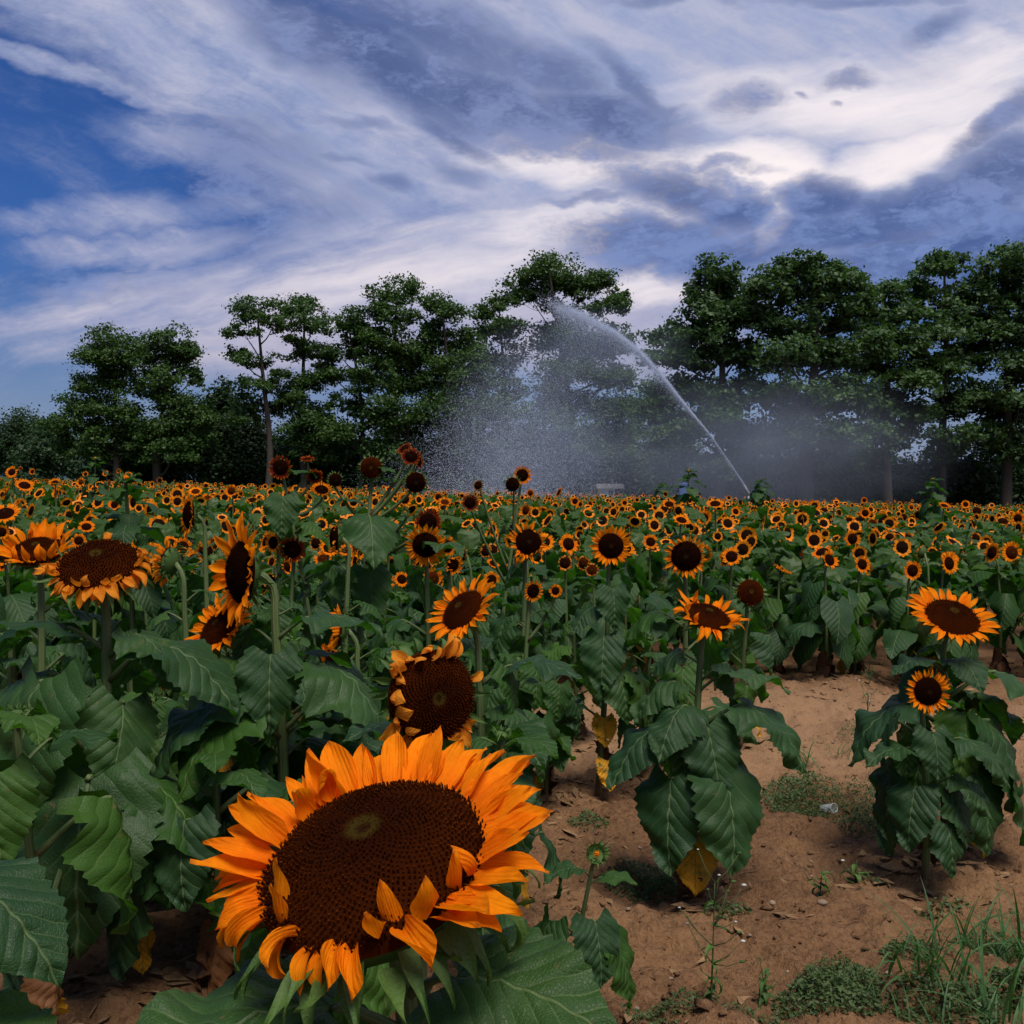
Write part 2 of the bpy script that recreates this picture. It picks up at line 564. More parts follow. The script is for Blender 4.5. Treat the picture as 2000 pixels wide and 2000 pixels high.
def petal_material(name, tip, base, trans, red=False):
    m, t, out = new_mat(name)
    uv = t.node('ShaderNodeUVMap').outputs[0]
    x, y, _ = t.sep(uv)
    rnd = t.node('ShaderNodeObjectInfo').outputs['Random']
    n = t.noise(t.vm('ADD', t.mapping(uv, scale=(26, 3.0, 1)), t.comb(t.m('MULTIPLY', rnd, 50), rnd, 0.0)), 1.0, 4, 0.6)
    blot = t.noise(t.vm('ADD', uv, t.comb(t.m('MULTIPLY', rnd, 31), 2.0, 0.0)), 3.0, 3, 0.6)
    lo, hi = (0.45, 0.95) if red else (-0.25, 0.7)
    f = t.ramp(t.m('ADD', y, t.m('MULTIPLY', t.m('SUBTRACT', n, 0.5), 0.5)), lo, hi)
    col = t.mix(f, base, tip)
    col = t.mix(t.m('MULTIPLY', t.ramp(n, 0.5, 0.8), 0.28), col, tuple(c * 0.6 for c in base))
    col = t.mix(t.m('MULTIPLY', t.ramp(blot, 0.62, 0.8), 0.35), col, tuple(c * 0.55 for c in tip))
    col = t.mix(t.m('MULTIPLY', rnd, 0.45), col, base)
    col = t.mix(t.ramp(t.m('ADD', blot, t.m('MULTIPLY', t.m('FRACT', t.m('MULTIPLY', rnd, 7.0)), 0.3)), 0.3, 0.9), t.mix(1.0, col, (0.74, 0.66, 0.6), 'MULTIPLY'), col)
    vein = t.m('SINE', t.m('MULTIPLY', x, 150.0))
    col = t.mix(t.m('MULTIPLY', t.ramp(vein, 0.0, 1.0), 0.07), col, tuple(c * 0.62 for c in base))
    dry = t.m('MULTIPLY', t.ramp(t.m('ADD', y, t.m('MULTIPLY', blot, 0.25)), 1.0, 1.13), 0.8)
    col = t.mix(dry, col, (0.42, 0.13, 0.012))
    nrm = bump(t, t.m('ADD', n, t.m('MULTIPLY', vein, 0.08)), 0.6, 0.005)
    thin(t, out, col, trans, 0.7, 0.08, nrm, 0.42)
    return m


MAT['petal'] = petal_material('orange ray petal', (0.98, 0.31, 0.004), (0.93, 0.165, 0.001), (0.98, 0.30, 0.003))
MAT['petal_old'] = petal_material('ageing ray petal', (0.86, 0.34, 0.03), (0.70, 0.17, 0.008), (0.8, 0.25, 0.01))
MAT['petal_red'] = petal_material('red ray petal', (0.72, 0.20, 0.01), (0.16, 0.012, 0.004), (0.4, 0.05, 0.006), True)


def disc_material(name, core, ring, outer, tipc):
    m, t, out = new_mat(name)
    uv = t.node('ShaderNodeUVMap').outputs[0]
    r, k, _ = t.sep(uv)
    tc = t.node('ShaderNodeTexCoord').outputs['Object']
    n = t.noise(tc, 60.0, 3, 0.6)
    rr = t.m('ADD', r, t.m('MULTIPLY', t.m('SUBTRACT', n, 0.5), 0.22))
    c = t.mix(t.ramp(rr, 0.04, 0.08), (0.006, 0.004, 0.003), core)
    c = t.mix(t.ramp(rr, 0.11, 0.18), c, ring)
    c = t.mix(t.ramp(rr, 0.28, 0.75), c, outer)
    patch = t.noise(tc, 5.0, 3, 0.6)
    c = t.mix(t.m('MULTIPLY', t.ramp(t.m('ADD', k, t.m('MULTIPLY', t.m('SUBTRACT', patch, 0.5), 0.5)), 0.62, 1.0), t.ramp(rr, 0.2, 0.85, lo=0.3, hi=1.0)), c, tipc)
    c = t.mix(t.m('MULTIPLY', t.ramp(k, 0.95, 0.97), t.ramp(rr, 0.45, 0.9)), c, (0.42, 0.17, 0.02))
    v = t.node('ShaderNodeTexVoronoi')
    t.put(v.inputs['Vector'], tc)
    v.inputs['Scale'].default_value = 300.0
    c = t.mix(t.m('MULTIPLY', t.ramp(v.outputs['Distance'], 0.1, 0.6), 0.12), c, tipc)
    nrm = bump(t, v.outputs['Distance'], 0.8, 0.003)
    b = principled(t, c, 0.95, 0.02, nrm)
    t.l.new(b.outputs[0], out.inputs[0])
    return m


MAT['disc'] = disc_material('brown seed disc', (0.036, 0.036, 0.006), (0.008, 0.0015, 0.001), (0.034, 0.0065, 0.001), (0.24, 0.050, 0.005))
MAT['disc_dark'] = disc_material('dark seed disc', (0.02, 0.012, 0.004), (0.007, 0.002, 0.001), (0.012, 0.003, 0.001), (0.05, 0.012, 0.003))


def green_material(name, a, b, trans, amount=0.2):
    m, t, out = new_mat(name)
    uv = t.node('ShaderNodeUVMap').outputs[0]
    rnd = t.node('ShaderNodeObjectInfo').outputs['Random']
    tc = t.node('ShaderNodeTexCoord').outputs['Object']
    n = t.noise(tc, 25.0, 4, 0.6)
    c = t.mix(t.ramp(t.m('ADD', n, t.m('MULTIPLY', rnd, 0.4)), 0.4, 0.95), a, b)
    nrm = bump(t, n, 0.4, 0.004)
    thin(t, out, c, trans, 0.55, 0.3, nrm, amount)
    return m


MAT['bract'] = green_material('green bract', (0.030, 0.075, 0.012), (0.07, 0.13, 0.025), (0.07, 0.20, 0.015))
MAT['grass'] = green_material('grass blade', (0.025, 0.075, 0.018), (0.06, 0.13, 0.035), (0.06, 0.18, 0.02), 0.25)
MAT['weed'] = green_material('weed leaf', (0.03, 0.065, 0.018), (0.07, 0.10, 0.03), (0.07, 0.17, 0.02), 0.25)


def tree_leaf_material(name, a, b, trans):
    m, t, out = new_mat(name)
    g = t.node('ShaderNodeNewGeometry').outputs['Position']
    n = t.noise(g, 0.55, 3, 0.6)
    n2 = t.noise(g, 5.0, 2, 0.6)
    c = t.mix(t.ramp(t.m('ADD', t.m('MULTIPLY', n, 0.7), t.m('MULTIPLY', n2, 0.5)), 0.4, 0.85), a, b)
    thin(t, out, c, trans, 0.55, 0.3, None, 0.25)
    return m


MAT['tree_leaf'] = tree_leaf_material('tall tree leaf', (0.020, 0.050, 0.010), (0.052, 0.105, 0.018), (0.06, 0.16, 0.012))
MAT['maple_leaf'] = tree_leaf_material('broad tree leaf', (0.022, 0.055, 0.017), (0.058, 0.115, 0.030), (0.06, 0.15, 0.015))
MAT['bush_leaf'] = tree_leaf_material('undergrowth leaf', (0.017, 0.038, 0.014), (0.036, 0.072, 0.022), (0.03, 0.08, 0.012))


def bark_material():
    m, t, out = new_mat('bark')
    tc = t.node('ShaderNodeTexCoord').outputs['Object']
    n = t.noise(t.mapping(tc, scale=(6, 6, 1.2)), 1.5, 5, 0.65)
    c = t.mix(n, (0.025, 0.02, 0.017), (0.075, 0.062, 0.05))
    b = principled(t, c, 0.85, 0.2, bump(t, n, 0.7, 0.05))
    t.l.new(b.outputs[0], out.inputs[0])
    return m


MAT['bark'] = bark_material()


def soil_material():
    m, t, out = new_mat('soil')
    g = t.node('ShaderNodeNewGeometry').outputs['Position']
    n1 = t.noise(g, 0.8, 5, 0.6)
    n2 = t.noise(g, 7.0, 6, 0.68)
    n3 = t.noise(g, 55.0, 4, 0.7)
    n4 = t.noise(g, 160.0, 3, 0.7)
    c = t.mix(t.ramp(n1, 0.35, 0.68), (0.135, 0.067, 0.029), (0.225, 0.120, 0.055))
    c = t.mix(t.m('MULTIPLY', t.ramp(n2, 0.46, 0.72), 0.6), c, (0.065, 0.032, 0.018))
    c = t.mix(t.m('MULTIPLY', t.ramp(n3, 0.42, 0.70), 0.45), c, (0.25, 0.145, 0.075))
    c = t.mix(t.m('MULTIPLY', t.ramp(n3, 0.50, 0.30), 0.6), c, (0.048, 0.025, 0.015))
    c = t.mix(t.m('MULTIPLY', t.ramp(n4, 0.62, 0.75), 0.5), c, (0.33, 0.25, 0.18))
    # the trodden strip between the blocks is smoother and paler
    x, y, z = t.sep(g)
    strip = t.m('MULTIPLY', t.ramp(t.m('ABSOLUTE', t.m('SUBTRACT', t.m('ADD', y, t.m('MULTIPLY', n1, 1.5)), 7.3)), 1.7, 0.7), t.ramp(x, -0.3, 0.3))
    c = t.mix(t.m('MULTIPLY', strip, 0.6), c, (0.34, 0.20, 0.105))
    grassy = t.ramp(t.m('ADD', y, t.m('MULTIPLY', n1, 6.0)), 66.0, 70.0)
    c = t.mix(grassy, c, (0.05, 0.08, 0.025))
    h = t.m('ADD', t.m('MULTIPLY', n2, 0.5), t.m('ADD', t.m('MULTIPLY', n3, 0.35), t.m('MULTIPLY', n4, 0.15)))
    b = principled(t, c, 0.92, 0.15, bump(t, h, 1.0, 0.05))
    t.l.new(b.outputs[0], out.inputs[0])
    return m


MAT['soil'] = soil_material()


def plain(name, col, rough=0.8, spec=0.2, var=0.25, scale=20.0, bmp=0.4):
    m, t, out = new_mat(name)
    tc = t.node('ShaderNodeTexCoord').outputs['Object']
    rnd = t.node('ShaderNodeObjectInfo').outputs['Random']
    n = t.noise(tc, scale, 4, 0.6)
    f = t.m('ADD', n, t.m('MULTIPLY', t.m('SUBTRACT', rnd, 0.5), 0.3))
    c = t.mix(t.ramp(f, 0.2, 0.8), tuple(v * (1 - var) for v in col), tuple(min(1, v * (1 + var)) for v in col))
    b = principled(t, c, rough, spec, bump(t, n, bmp, 0.01))
    t.l.new(b.outputs[0], out.inputs[0])
    return m


MAT['clod'] = plain('soil clod', (0.22, 0.12, 0.068), 0.95, 0.1, 0.45, 40)
MAT['pebble'] = plain('pale pebble', (0.23, 0.165, 0.115), 0.75, 0.25, 0.3, 30)
MAT['litter'] = plain('dry straw litter', (0.20, 0.12, 0.06), 0.9, 0.1, 0.5, 30)


def petal_far_material():
    m, t, out = new_mat('far ray petal')
    g = t.node('ShaderNodeNewGeometry').outputs['Position']
    c = t.mix(t.noise(g, 9.0, 2, 0.6), (0.94, 0.21, 0.002), (0.98, 0.32, 0.004))
    thin(t, out, c, (0.95, 0.34, 0.008), 0.5, 0.25, None, 0.38)
    return m


MAT['petal_far'] = petal_far_material()

# ------------------------------------------------------------------ ground
def axis(parts):
    out = []
    for a, b, s in parts:
        out.append(np.arange(a, b, s))
    return np.concatenate(out)


def geo(a, b, n):
    return np.geomspace(a, b, n)


gx = np.concatenate([-geo(900, 8.2, 26), np.arange(-8, -2.2, 0.25), np.arange(-2.2, -0.5, 0.045), np.arange(-0.5, 3.0, 0.02), np.arange(3.0, 4.6, 0.045), np.arange(4.6, 9, 0.25), geo(9.2, 900, 26)])
gy = np.concatenate([-geo(300, 1.2, 12), np.arange(-1.0, 1.0, 0.2), np.arange(1.0, 2.2, 0.045), np.arange(2.2, 6.2, 0.02), np.arange(6.2, 9.5, 0.045), np.arange(9.5, 20, 0.3), geo(20.5, 1500, 34)])
GX, GY = np.meshgrid(gx, gy)
GZ = ground_z(GX, GY)
nX, nY = len(gx), len(gy)
idx = np.arange(nX * nY).reshape(nY, nX)
F = np.stack([idx[:-1, :-1], idx[:-1, 1:], idx[1:, 1:], idx[1:, :-1]], -1).reshape(-1, 4)
ground = obj('ground', big_mesh('ground', np.stack([GX, GY, GZ], -1).reshape(-1, 3), F, MAT['soil'], smooth=True))
tag(ground, kind='structure')

hill_v, hill_f = [], []
for i in range(80):
    x = -520 + i * 13.0
    h = 5 + 4 * float(fbm(np.array([i * 0.13]), np.array([2.0]), 3)[0]) + (4 if x < -100 else 0)
    hill_v += [(x, 420, -8 + SLOPE * max(-250, min(250, x))), (x, 450, h * 0.8 + SLOPE * max(-250, min(250, x))), (x, 520, h + SLOPE * max(-250, min(250, x)))]
for i in range(79):
    a = i * 3
    hill_f += [(a, a + 3, a + 4, a + 1), (a + 1, a + 4, a + 5, a + 2)]
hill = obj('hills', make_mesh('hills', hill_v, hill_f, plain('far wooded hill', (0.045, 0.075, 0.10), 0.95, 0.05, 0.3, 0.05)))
tag(hill, kind='structure')

# ------------------------------------------------------------------ leaf shapes
def leaf_width(t):
    # heart-shaped blade: broad near the base, long pointed tip
    w = np.interp(t, [0, 0.05, 0.14, 0.26, 0.40, 0.55, 0.70, 0.82, 0.91, 0.97, 1.0],
                  [0.24, 0.32, 0.385, 0.41, 0.385, 0.325, 0.24, 0.155, 0.08, 0.03, 0.004])
    return w


def leaf_pair(nu, nv, th0, th1, fold, droop, wav, pet, rise, seed, width=1.0, twist=0.0, holes=0, serr=0.05, curl=0.0):
    """Blade and petiole with the stem joint at the origin, +Y outwards, unit blade length."""
    rng = random.Random(seed)
    pc = [Vector((0, 0, 0)), Vector((0, pet * 0.45, pet * rise * 0.55)), Vector((0, pet * 0.85, pet * rise * 0.95)), Vector((0, pet * 1.02, pet * rise * 1.0))]
    pp = spline(pc, 7)
    t = np.linspace(0, 1, nv)
    t = t ** 0.9
    # midrib arc
    fine = np.linspace(0, 1, 60)
    th = th0 + (th1 - th0) * fine ** 0.75
    cy = np.concatenate([[0], np.cumsum(np.cos(th[:-1]) / 59)])
    cz = np.concatenate([[0], np.cumsum(np.sin(th[:-1]) / 59)])
    end = pp[-1]
    ph = rng.uniform(0, 6.28)
    ph2 = rng.uniform(0, 6.28)
    asym = rng.uniform(-0.06, 0.06)
    V, UV = [], []
    for j, tj in enumerate(t):
        for i in range(nu):
            s = -1 + 2 * i / (nu - 1)
            edge = abs(s) > 0.99
            W = float(leaf_width(tj)) * width * (1 + asym * (1 if s > 0 else -1))
            if edge and 0 < j < nv - 1:
                W *= 1 + (serr if j % 2 else -serr) * rng.uniform(0.5, 1.5)
            x = s * W
            y = tj - 0.20 * abs(s) ** 1.3 * (1 - tj) ** 4
            yy = max(y, 0.0)
            a = np.interp(yy, fine, th)
            c_y = np.interp(yy, fine, cy) + min(y, 0) * math.cos(th0)
            c_z = np.interp(yy, fine, cz) + min(y, 0) * math.sin(th0)
            hgt = fold * abs(x) - droop * x * x + wav * math.sin(ph + 9 * y) * (abs(s) ** 2) * (0.6 + s * 0.4) + 0.5 * wav * math.sin(ph2 + 17 * y + 3 * s) * abs(s)
            hgt += 0.012 * math.sin(ph + y * 40 - abs(x) * 30) * (1 - abs(s))
            hgt += curl * max(0, abs(s) - 0.5) ** 2
            hgt += 0.05 * float(fbm(np.array([x * 5.0 + seed * 3.1]), np.array([y * 4.0 + seed]), 3)[0])
            xx = x * math.cos(twist * yy) - hgt * math.sin(twist * yy)
            hh = x * math.sin(twist * yy) + hgt * math.cos(twist * yy)
            V.append((end.x + xx, end.y + c_y - math.sin(a) * hh, end.z + c_z + math.cos(a) * hh))
            UV.append((x, y))
    Fc = []
    drop = set()
    for _ in range(holes):
        hj, hi_ = rng.randrange(3, nv - 5), rng.randrange(1, nu - 2)
        drop.add((hj, hi_))
        if rng.random() < 0.5:
            drop.add((hj + 1, hi_))
        if rng.random() < 0.4:
            drop.add((hj, hi_ + 1))
    for j in range(nv - 1):
        for i in range(nu - 1):
            if (j, i) in drop:
                continue
            a = j * nu + i
            Fc.append((a, a + 1, a + nu + 1, a + nu))
    pm = MB()
    pm.tube(pp, [0.034, 0.028, 0.024, 0.022, 0.021, 0.02, 0.016], n=6 if nu > 6 else 4)
    return (V, Fc, UV), pm


LEAVES = {}      # (lod, type) -> list of {material key: (blade mesh, petiole mesh)}


def register(lod, kind, args, mats):
    (V, Fc, UV), pm = leaf_pair(**args)
    pet = pm.mesh('petiole', MAT['stem'])
    d = {}
    for k in mats:
        d[k] = (make_mesh('leaf', V, Fc, MAT[k], UV), pet)
    LEAVES.setdefault((lod, kind), []).append(d)


_s = 0
for lod, nu, nv in (('hi', 13, 29), ('lo', 5, 9)):
    g = ('leaf', 'leaf_bright') if lod == 'hi' else ('leaf', 'leaf_bright', 'leaf_far')
    for k in range(4 if lod == 'hi' else 2):
        rr = random.Random(100 + _s)
        _s += 1
        u = rr.uniform
        H = lod == 'hi'
        register(lod, 'flat', dict(nu=nu, nv=nv, th0=R(u(12, 30)), th1=R(u(-45, -25)), fold=u(-0.05, 0.12), droop=u(0.1, 0.5), wav=u(0.05, 0.11), pet=u(0.35, 0.5), rise=u(0.5, 0.8), seed=_s, twist=u(-0.3, 0.3), holes=0), g)
        register(lod, 'mid', dict(nu=nu, nv=nv, th0=R(u(-10, 8)), th1=R(u(-85, -65)), fold=u(-0.08, 0.06), droop=u(0.2, 0.8), wav=u(0.05, 0.11), pet=u(0.4, 0.6), rise=u(0.5, 0.85), seed=_s + 50, twist=u(-0.4, 0.4), holes=0), g)
        register(lod, 'hang', dict(nu=nu, nv=nv, th0=R(u(-58, -34)), th1=R(u(-105, -88)), fold=u(-0.1, 0.05), droop=u(0.1, 0.6), wav=u(0.05, 0.10), pet=u(0.4, 0.65), rise=u(0.4, 0.75), seed=_s + 90, twist=u(-0.5, 0.5), holes=1 if H and k == 1 else 0), g + ('leaf_yellow',))
    for k in range(2):
        rr = random.Random(300 + _s)
        _s += 1
        u = rr.uniform
        register(lod, 'wilt', dict(nu=nu, nv=nv, th0=R(u(-80, -60)), th1=R(u(-100, -92)), fold=u(-1.3, -0.7), droop=u(0, 0.5), wav=0.14, pet=u(0.25, 0.4), rise=u(-0.1, 0.3), seed=_s + 130, width=0.75, twist=u(-1.2, 1.2)), ('leaf', 'leaf_yellow', 'leaf_brown'))
        register(lod, 'droop', dict(nu=nu, nv=nv, th0=R(u(-60, -40)), th1=R(u(-110, -95)), fold=u(-0.9, -0.5), droop=u(0.5, 1.4), wav=0.10, pet=u(0.4, 0.55), rise=u(0.5, 0.8), seed=_s + 160, width=0.85, twist=u(-0.9, 0.9)), ('leaf', 'leaf_bright', 'leaf_yellow'))


# ------------------------------------------------------------------ flower parts
def petal_shape(seed, a0, a1, cup, twist, nu=9, nv=12, w=0.36, notch=0.0):
    rng = random.Random(seed)
    fine = np.linspace(0, 1, 40)
    th = a0 + (a1 - a0) * fine ** 1.2
    cy = np.concatenate([[0], np.cumsum(np.cos(th[:-1]) / 39)])
    cz = np.concatenate([[0], np.cumsum(np.sin(th[:-1]) / 39)])
    V, UV, Fc = [], [], []
    ph = rng.uniform(0, 6.28)
    for j in range(nv):
        t = j / (nv - 1)
        W = float(np.interp(t, [0, 0.12, 0.3, 0.5, 0.7, 0.86, 0.96, 1], [0.42, 0.68, 0.95, 1.0, 0.76, 0.40, 0.13, 0.01])) * w * 0.5
        for i in range(nu):
            s = -1 + 2 * i / (nu - 1)
            x = s * W * (1 + 0.06 * math.sin(ph + 9 * t + s))
            h = cup * abs(s) ** 1.5 * W + 0.010 * math.cos(s * 9.4) * (1 - abs(s)) * (1 - t * 0.5) + 0.02 * math.sin(s * 3.0 + ph + 5 * t) * (1 - abs(s) * 0.5) + 0.03 * math.sin(ph + 8 * t) * s * s
            tw = twist * t * t
            xx = x * math.cos(tw) - h * math.sin(tw)
            hh = x * math.sin(tw) + h * math.cos(tw)
            a = float(np.interp(t, fine, th))
            V.append((xx, float(np.interp(t, fine, cy)) - math.sin(a) * hh, float(np.interp(t, fine, cz)) + math.cos(a) * hh))
            UV.append((x, t))
    for j in range(nv - 1):
        for i in range(nu - 1):
            a = j * nu + i
            Fc.append((a, a + 1, a + nu + 1, a + nu))
    return V, Fc, UV


PETALS = {}
_ps = {
    'straight': [(0.10, -0.10, 0.5, 0.1), (0.15, 0.05, 0.4, -0.2), (0.0, -0.25, 0.6, 0.2), (0.2, 0.25, 0.5, -0.3), (0.05, -0.4, 0.5, 0.4)],
    'curled': [(0.3, 1.6, 0.8, 0.5), (0.2, 2.4, 0.9, -0.8), (0.4, 1.2, 1.0, 1.0)],
    'droop': [(-0.2, -1.3, 0.5, 0.4), (0.1, -1.0, 0.7, -0.5), (-0.4, -1.6, 0.8, 0.9)],
    'crumple': [(0.2, -1.6, 1.4, 1.6), (0.8, -1.2, 1.5, -1.7), (0.0, 2.6, 1.6, 1.4)],
}
for kind, L in _ps.items():
    for i, (a0, a1, cup, tw) in enumerate(L):
        V, Fc, UV = petal_shape(i * 7 + len(kind), a0, a1, cup, tw)
        for mk in ('petal', 'petal_old', 'petal_red'):
            PETALS.setdefault((kind, mk), []).append(make_mesh('petal', V, Fc, MAT[mk], UV))


def bract_shape(seed, a0, a1, w):
    V, Fc, UV = petal_shape(seed, a0, a1, 0.5, random.Random(seed).uniform(-0.5, 0.5), nu=5, nv=9, w=w)
    V = [(x * float(np.interp(uv[1], [0, 0.1, 0.3, 0.5, 0.7, 1], [2.0, 1.5, 1.0, 0.5, 0.3, 0.25])), y, z) for (x, y, z), uv in zip(V, UV)]
    return make_mesh('bract', V, Fc, MAT['bract'], UV)


BRACTS = [bract_shape(i, a0, a1, w) for i, (a0, a1, w) in enumerate([(0.2, -1.9, 0.34), (0.1, -1.0, 0.28), (0.2, 1.0, 0.28), (-0.2, -2.6, 0.34), (0.1, -0.5, 0.24)])]


def dome_z(r):
    r = np.asarray(r, float)
    return 0.40 * (1 - np.clip(r, 0, 1) ** 2.3) - 0.05 * np.exp(-(r / 0.16) ** 2)


def disc_dome(nr, na, mat):
    m = MB()
    V, UV, Fc = [(0, 0, float(dome_z(0)))], [(0, 0.2)], []
    for i in range(1, nr + 1):
        r = i / nr
        for k in range(na):
            a = 2 * math.pi * k / na
            V.append((r * math.cos(a), r * math.sin(a), float(dome_z(r)) - (0.08 if i == nr else 0)))
            UV.append((r, 0.2))
    for k in range(na):
        Fc.append((0, 1 + k, 1 + (k + 1) % na))
    for i in range(nr - 1):
        for k in range(na):
            k2 = (k + 1) % na
            Fc.append((1 + i * na + k, 1 + (i + 1) * na + k, 1 + (i + 1) * na + k2, 1 + i * na + k2))
    return make_mesh('seed_disc', V, Fc, mat, UV)


def floret_mesh(n, mat, seed):
    rng = np.random.RandomState(seed)
    V, Fc, UV = [], [], []
    g = math.pi * (3 - math.sqrt(5))
    sp = math.sqrt(math.pi / n)
    for k in range(n):
        r = math.sqrt((k + 0.5) / n)
        a = k * g
        a += rng.normal() * 0.08 * sp / max(r, 0.05)
        r = min(1.0, max(0.0, r + rng.normal() * 0.06 * sp))
        x, y = r * math.cos(a), r * math.sin(a)
        z = float(dome_z(r)) - 0.01
        open_ = 1.0 if r > 0.18 else 0.55
        h = sp * (0.5 + 0.7 * rng.rand()) * open_ * (0.75 + 0.6 * r)
        w = sp * 0.36
        lean = 0.25 * r
        rot = a
        o = len(V)
        for q in range(4):
            an = rot + q * math.pi / 2
            V.append((x + w * math.cos(an), y + w * math.sin(an), z))
            UV.append((r, 0.0))
        for q in range(4):
            an = rot + q * math.pi / 2 + 0.4
            V.append((x + lean * h * math.cos(a) + w * 0.5 * math.cos(an), y + lean * h * math.sin(a) + w * 0.5 * math.sin(an), z + h))
            UV.append((r, 0.5 + 0.5 * rng.rand()))
        for q in range(4):
            q2 = (q + 1) % 4
            Fc.append((o + q, o + q2, o + 4 + q2, o + 4 + q))
        Fc.append((o + 4, o + 5, o + 6, o + 7))
    return make_mesh('disc_florets', V, Fc, mat, UV, smooth=False)


DISC = {('hi', k): disc_dome(14, 48, MAT[k]) for k in ('disc', 'disc_dark')}
DISC.update({('lo', k): disc_dome(4, 14, MAT[k]) for k in ('disc', 'disc_dark')})
FLORETS = {('hero', 'disc'): floret_mesh(1900, MAT['disc'], 1)}
for k in ('disc', 'disc_dark'):
    FLORETS[('hi', k)] = floret_mesh(700, MAT[k], 2)


def receptacle(na, rings):
    V, Fc = [], []
    prof = [(0.97, -0.02), (0.98, -0.10), (0.95, -0.22), (0.7, -0.38), (0.4, -0.48), (0.16, -0.56)]
    if rings < 6:
        prof = [prof[0], prof[2], prof[5]]
    for r, z in prof:
        for k in range(na):
            a = 2 * math.pi * k / na
            V.append((r * math.cos(a), r * math.sin(a), z))
    for i in range(len(prof) - 1):
        for k in range(na):
            k2 = (k + 1) % na
            Fc.append((i * na + k, (i + 1) * na + k, (i + 1) * na + k2, i * na + k2))
    Fc.append(tuple((len(prof) - 1) * na + k for k in range(na - 1, -1, -1)))
    return V, Fc


_v, _f = receptacle(24, 6)
RECEPT = {'hi': make_mesh('flower_head', _v, _f, MAT['bract'], [(0, 0)] * len(_v))}


def calyx_mesh(seed):
    """Receptacle with its green points as one connected shape, for smaller heads."""
    rng = random.Random(seed)
    V, Fc = receptacle(16, 3)
    for k in range(16):
        k2 = (k + 1) % 16
        a = 2 * math.pi * (k + 0.5) / 16
        L = rng.uniform(1.25, 1.6)
        V.append((L * math.cos(a), L * math.sin(a), rng.uniform(-0.45, 0.05)))
        Fc.append((k, k2, len(V) - 1))
    return make_mesh('flower_head', V, Fc, MAT['bract'], [(0, 0)] * len(V))


CALYX = [calyx_mesh(i) for i in range(4)]


def ring_geo(seed, n, plen, cup, ragged, mess):
    """Ring of ray petals joined at their bases into one connected shape."""
    rng = random.Random(seed)
    V, UV, Fc = [], [], []
    for k in range(n):
        a = 2 * math.pi * k / n
        V.append((0.9 * math.cos(a), 0.9 * math.sin(a), 0.0))
        UV.append((0, 0))
    for k in range(n):
        if rng.random() < ragged * 0.5:
            continue
        k2 = (k + 1) % n
        a = 2 * math.pi * (k + 0.5) / n + rng.uniform(-1, 1) * 0.08
        L = plen * rng.uniform(1 - ragged, 1.08)
        e0 = cup + rng.uniform(-1, 1) * mess
        e1 = cup + rng.uniform(-1, 1) * mess * 2.2
        hw = 0.5 * 2 * math.pi / n * 1.35
        o = len(V)
        c = math.cos
        rows = [(0.45, e0, hw, 0.5), (0.8, (e0 + e1) / 2, hw * 0.62, 0.8)]
        for fr, e, h, t in rows:
            rr = 0.9 + L * fr * c(e)
            zz = L * fr * math.sin(e)
            for s in (-1, 0, 1):
                an = a + s * h * (1.15 / rr) * 1.0
                V.append((rr * c(an), rr * math.sin(an), zz + (0.05 if s else 0.0)))
                UV.append((s * 0.12, t))
        rr = 0.9 + L * c(e1)
        V.append((rr * c(a), rr * math.sin(a), L * math.sin(e1)))
        UV.append((0, 1))
        Fc += [(k, o + 1, o), (k, k2, o + 1), (k2, o + 2, o + 1), (o, o + 1, o + 4, o + 3), (o + 1, o + 2, o + 5, o + 4), (o + 3, o + 4, o + 6), (o + 4, o + 5, o + 6)]
    return V, Fc, UV


RINGS = {}
for mk in ('petal', 'petal_red', 'petal_old'):
    for st, (n, pl, cup, rag, mess, cnt) in {'full': (26, 0.72, 0.12, 0.15, 0.25, 4), 'cup': (26, 0.75, 0.55, 0.2, 0.3, 3), 'old': (22, 0.5, 0.35, 0.45, 0.8, 3), 'none': (20, 0.2, 0.3, 0.5, 0.8, 1)}.items():
        for i in range(cnt):
            V, Fc, UV = ring_geo(i * 13 + n, n, pl, cup, rag, mess)
            RINGS.setdefault((st, mk), []).append(make_mesh('petal_ring', V, Fc, MAT[mk], UV))


def face_dir(az, el):
    return Vector((math.sin(az) * math.cos(el), -math.cos(az) * math.cos(el), math.sin(el)))


def head_matrix(c, n, r, roll=0.0):
    n = n.normalized()
    x = Vector((0, 0, 1)).cross(n)
    if x.length < 1e-3:
        x = Vector((1, 0, 0))
    x.normalize()
    y = n.cross(x)
    m = Matrix(((x.x, y.x, n.x, 0), (x.y, y.y, n.y, 0), (x.z, y.z, n.z, 0), (0, 0, 0, 1)))
    return Matrix.Translation(c) @ m @ Matrix.Rotation(roll, 4, 'Z') @ Matrix.Scale(r, 4)


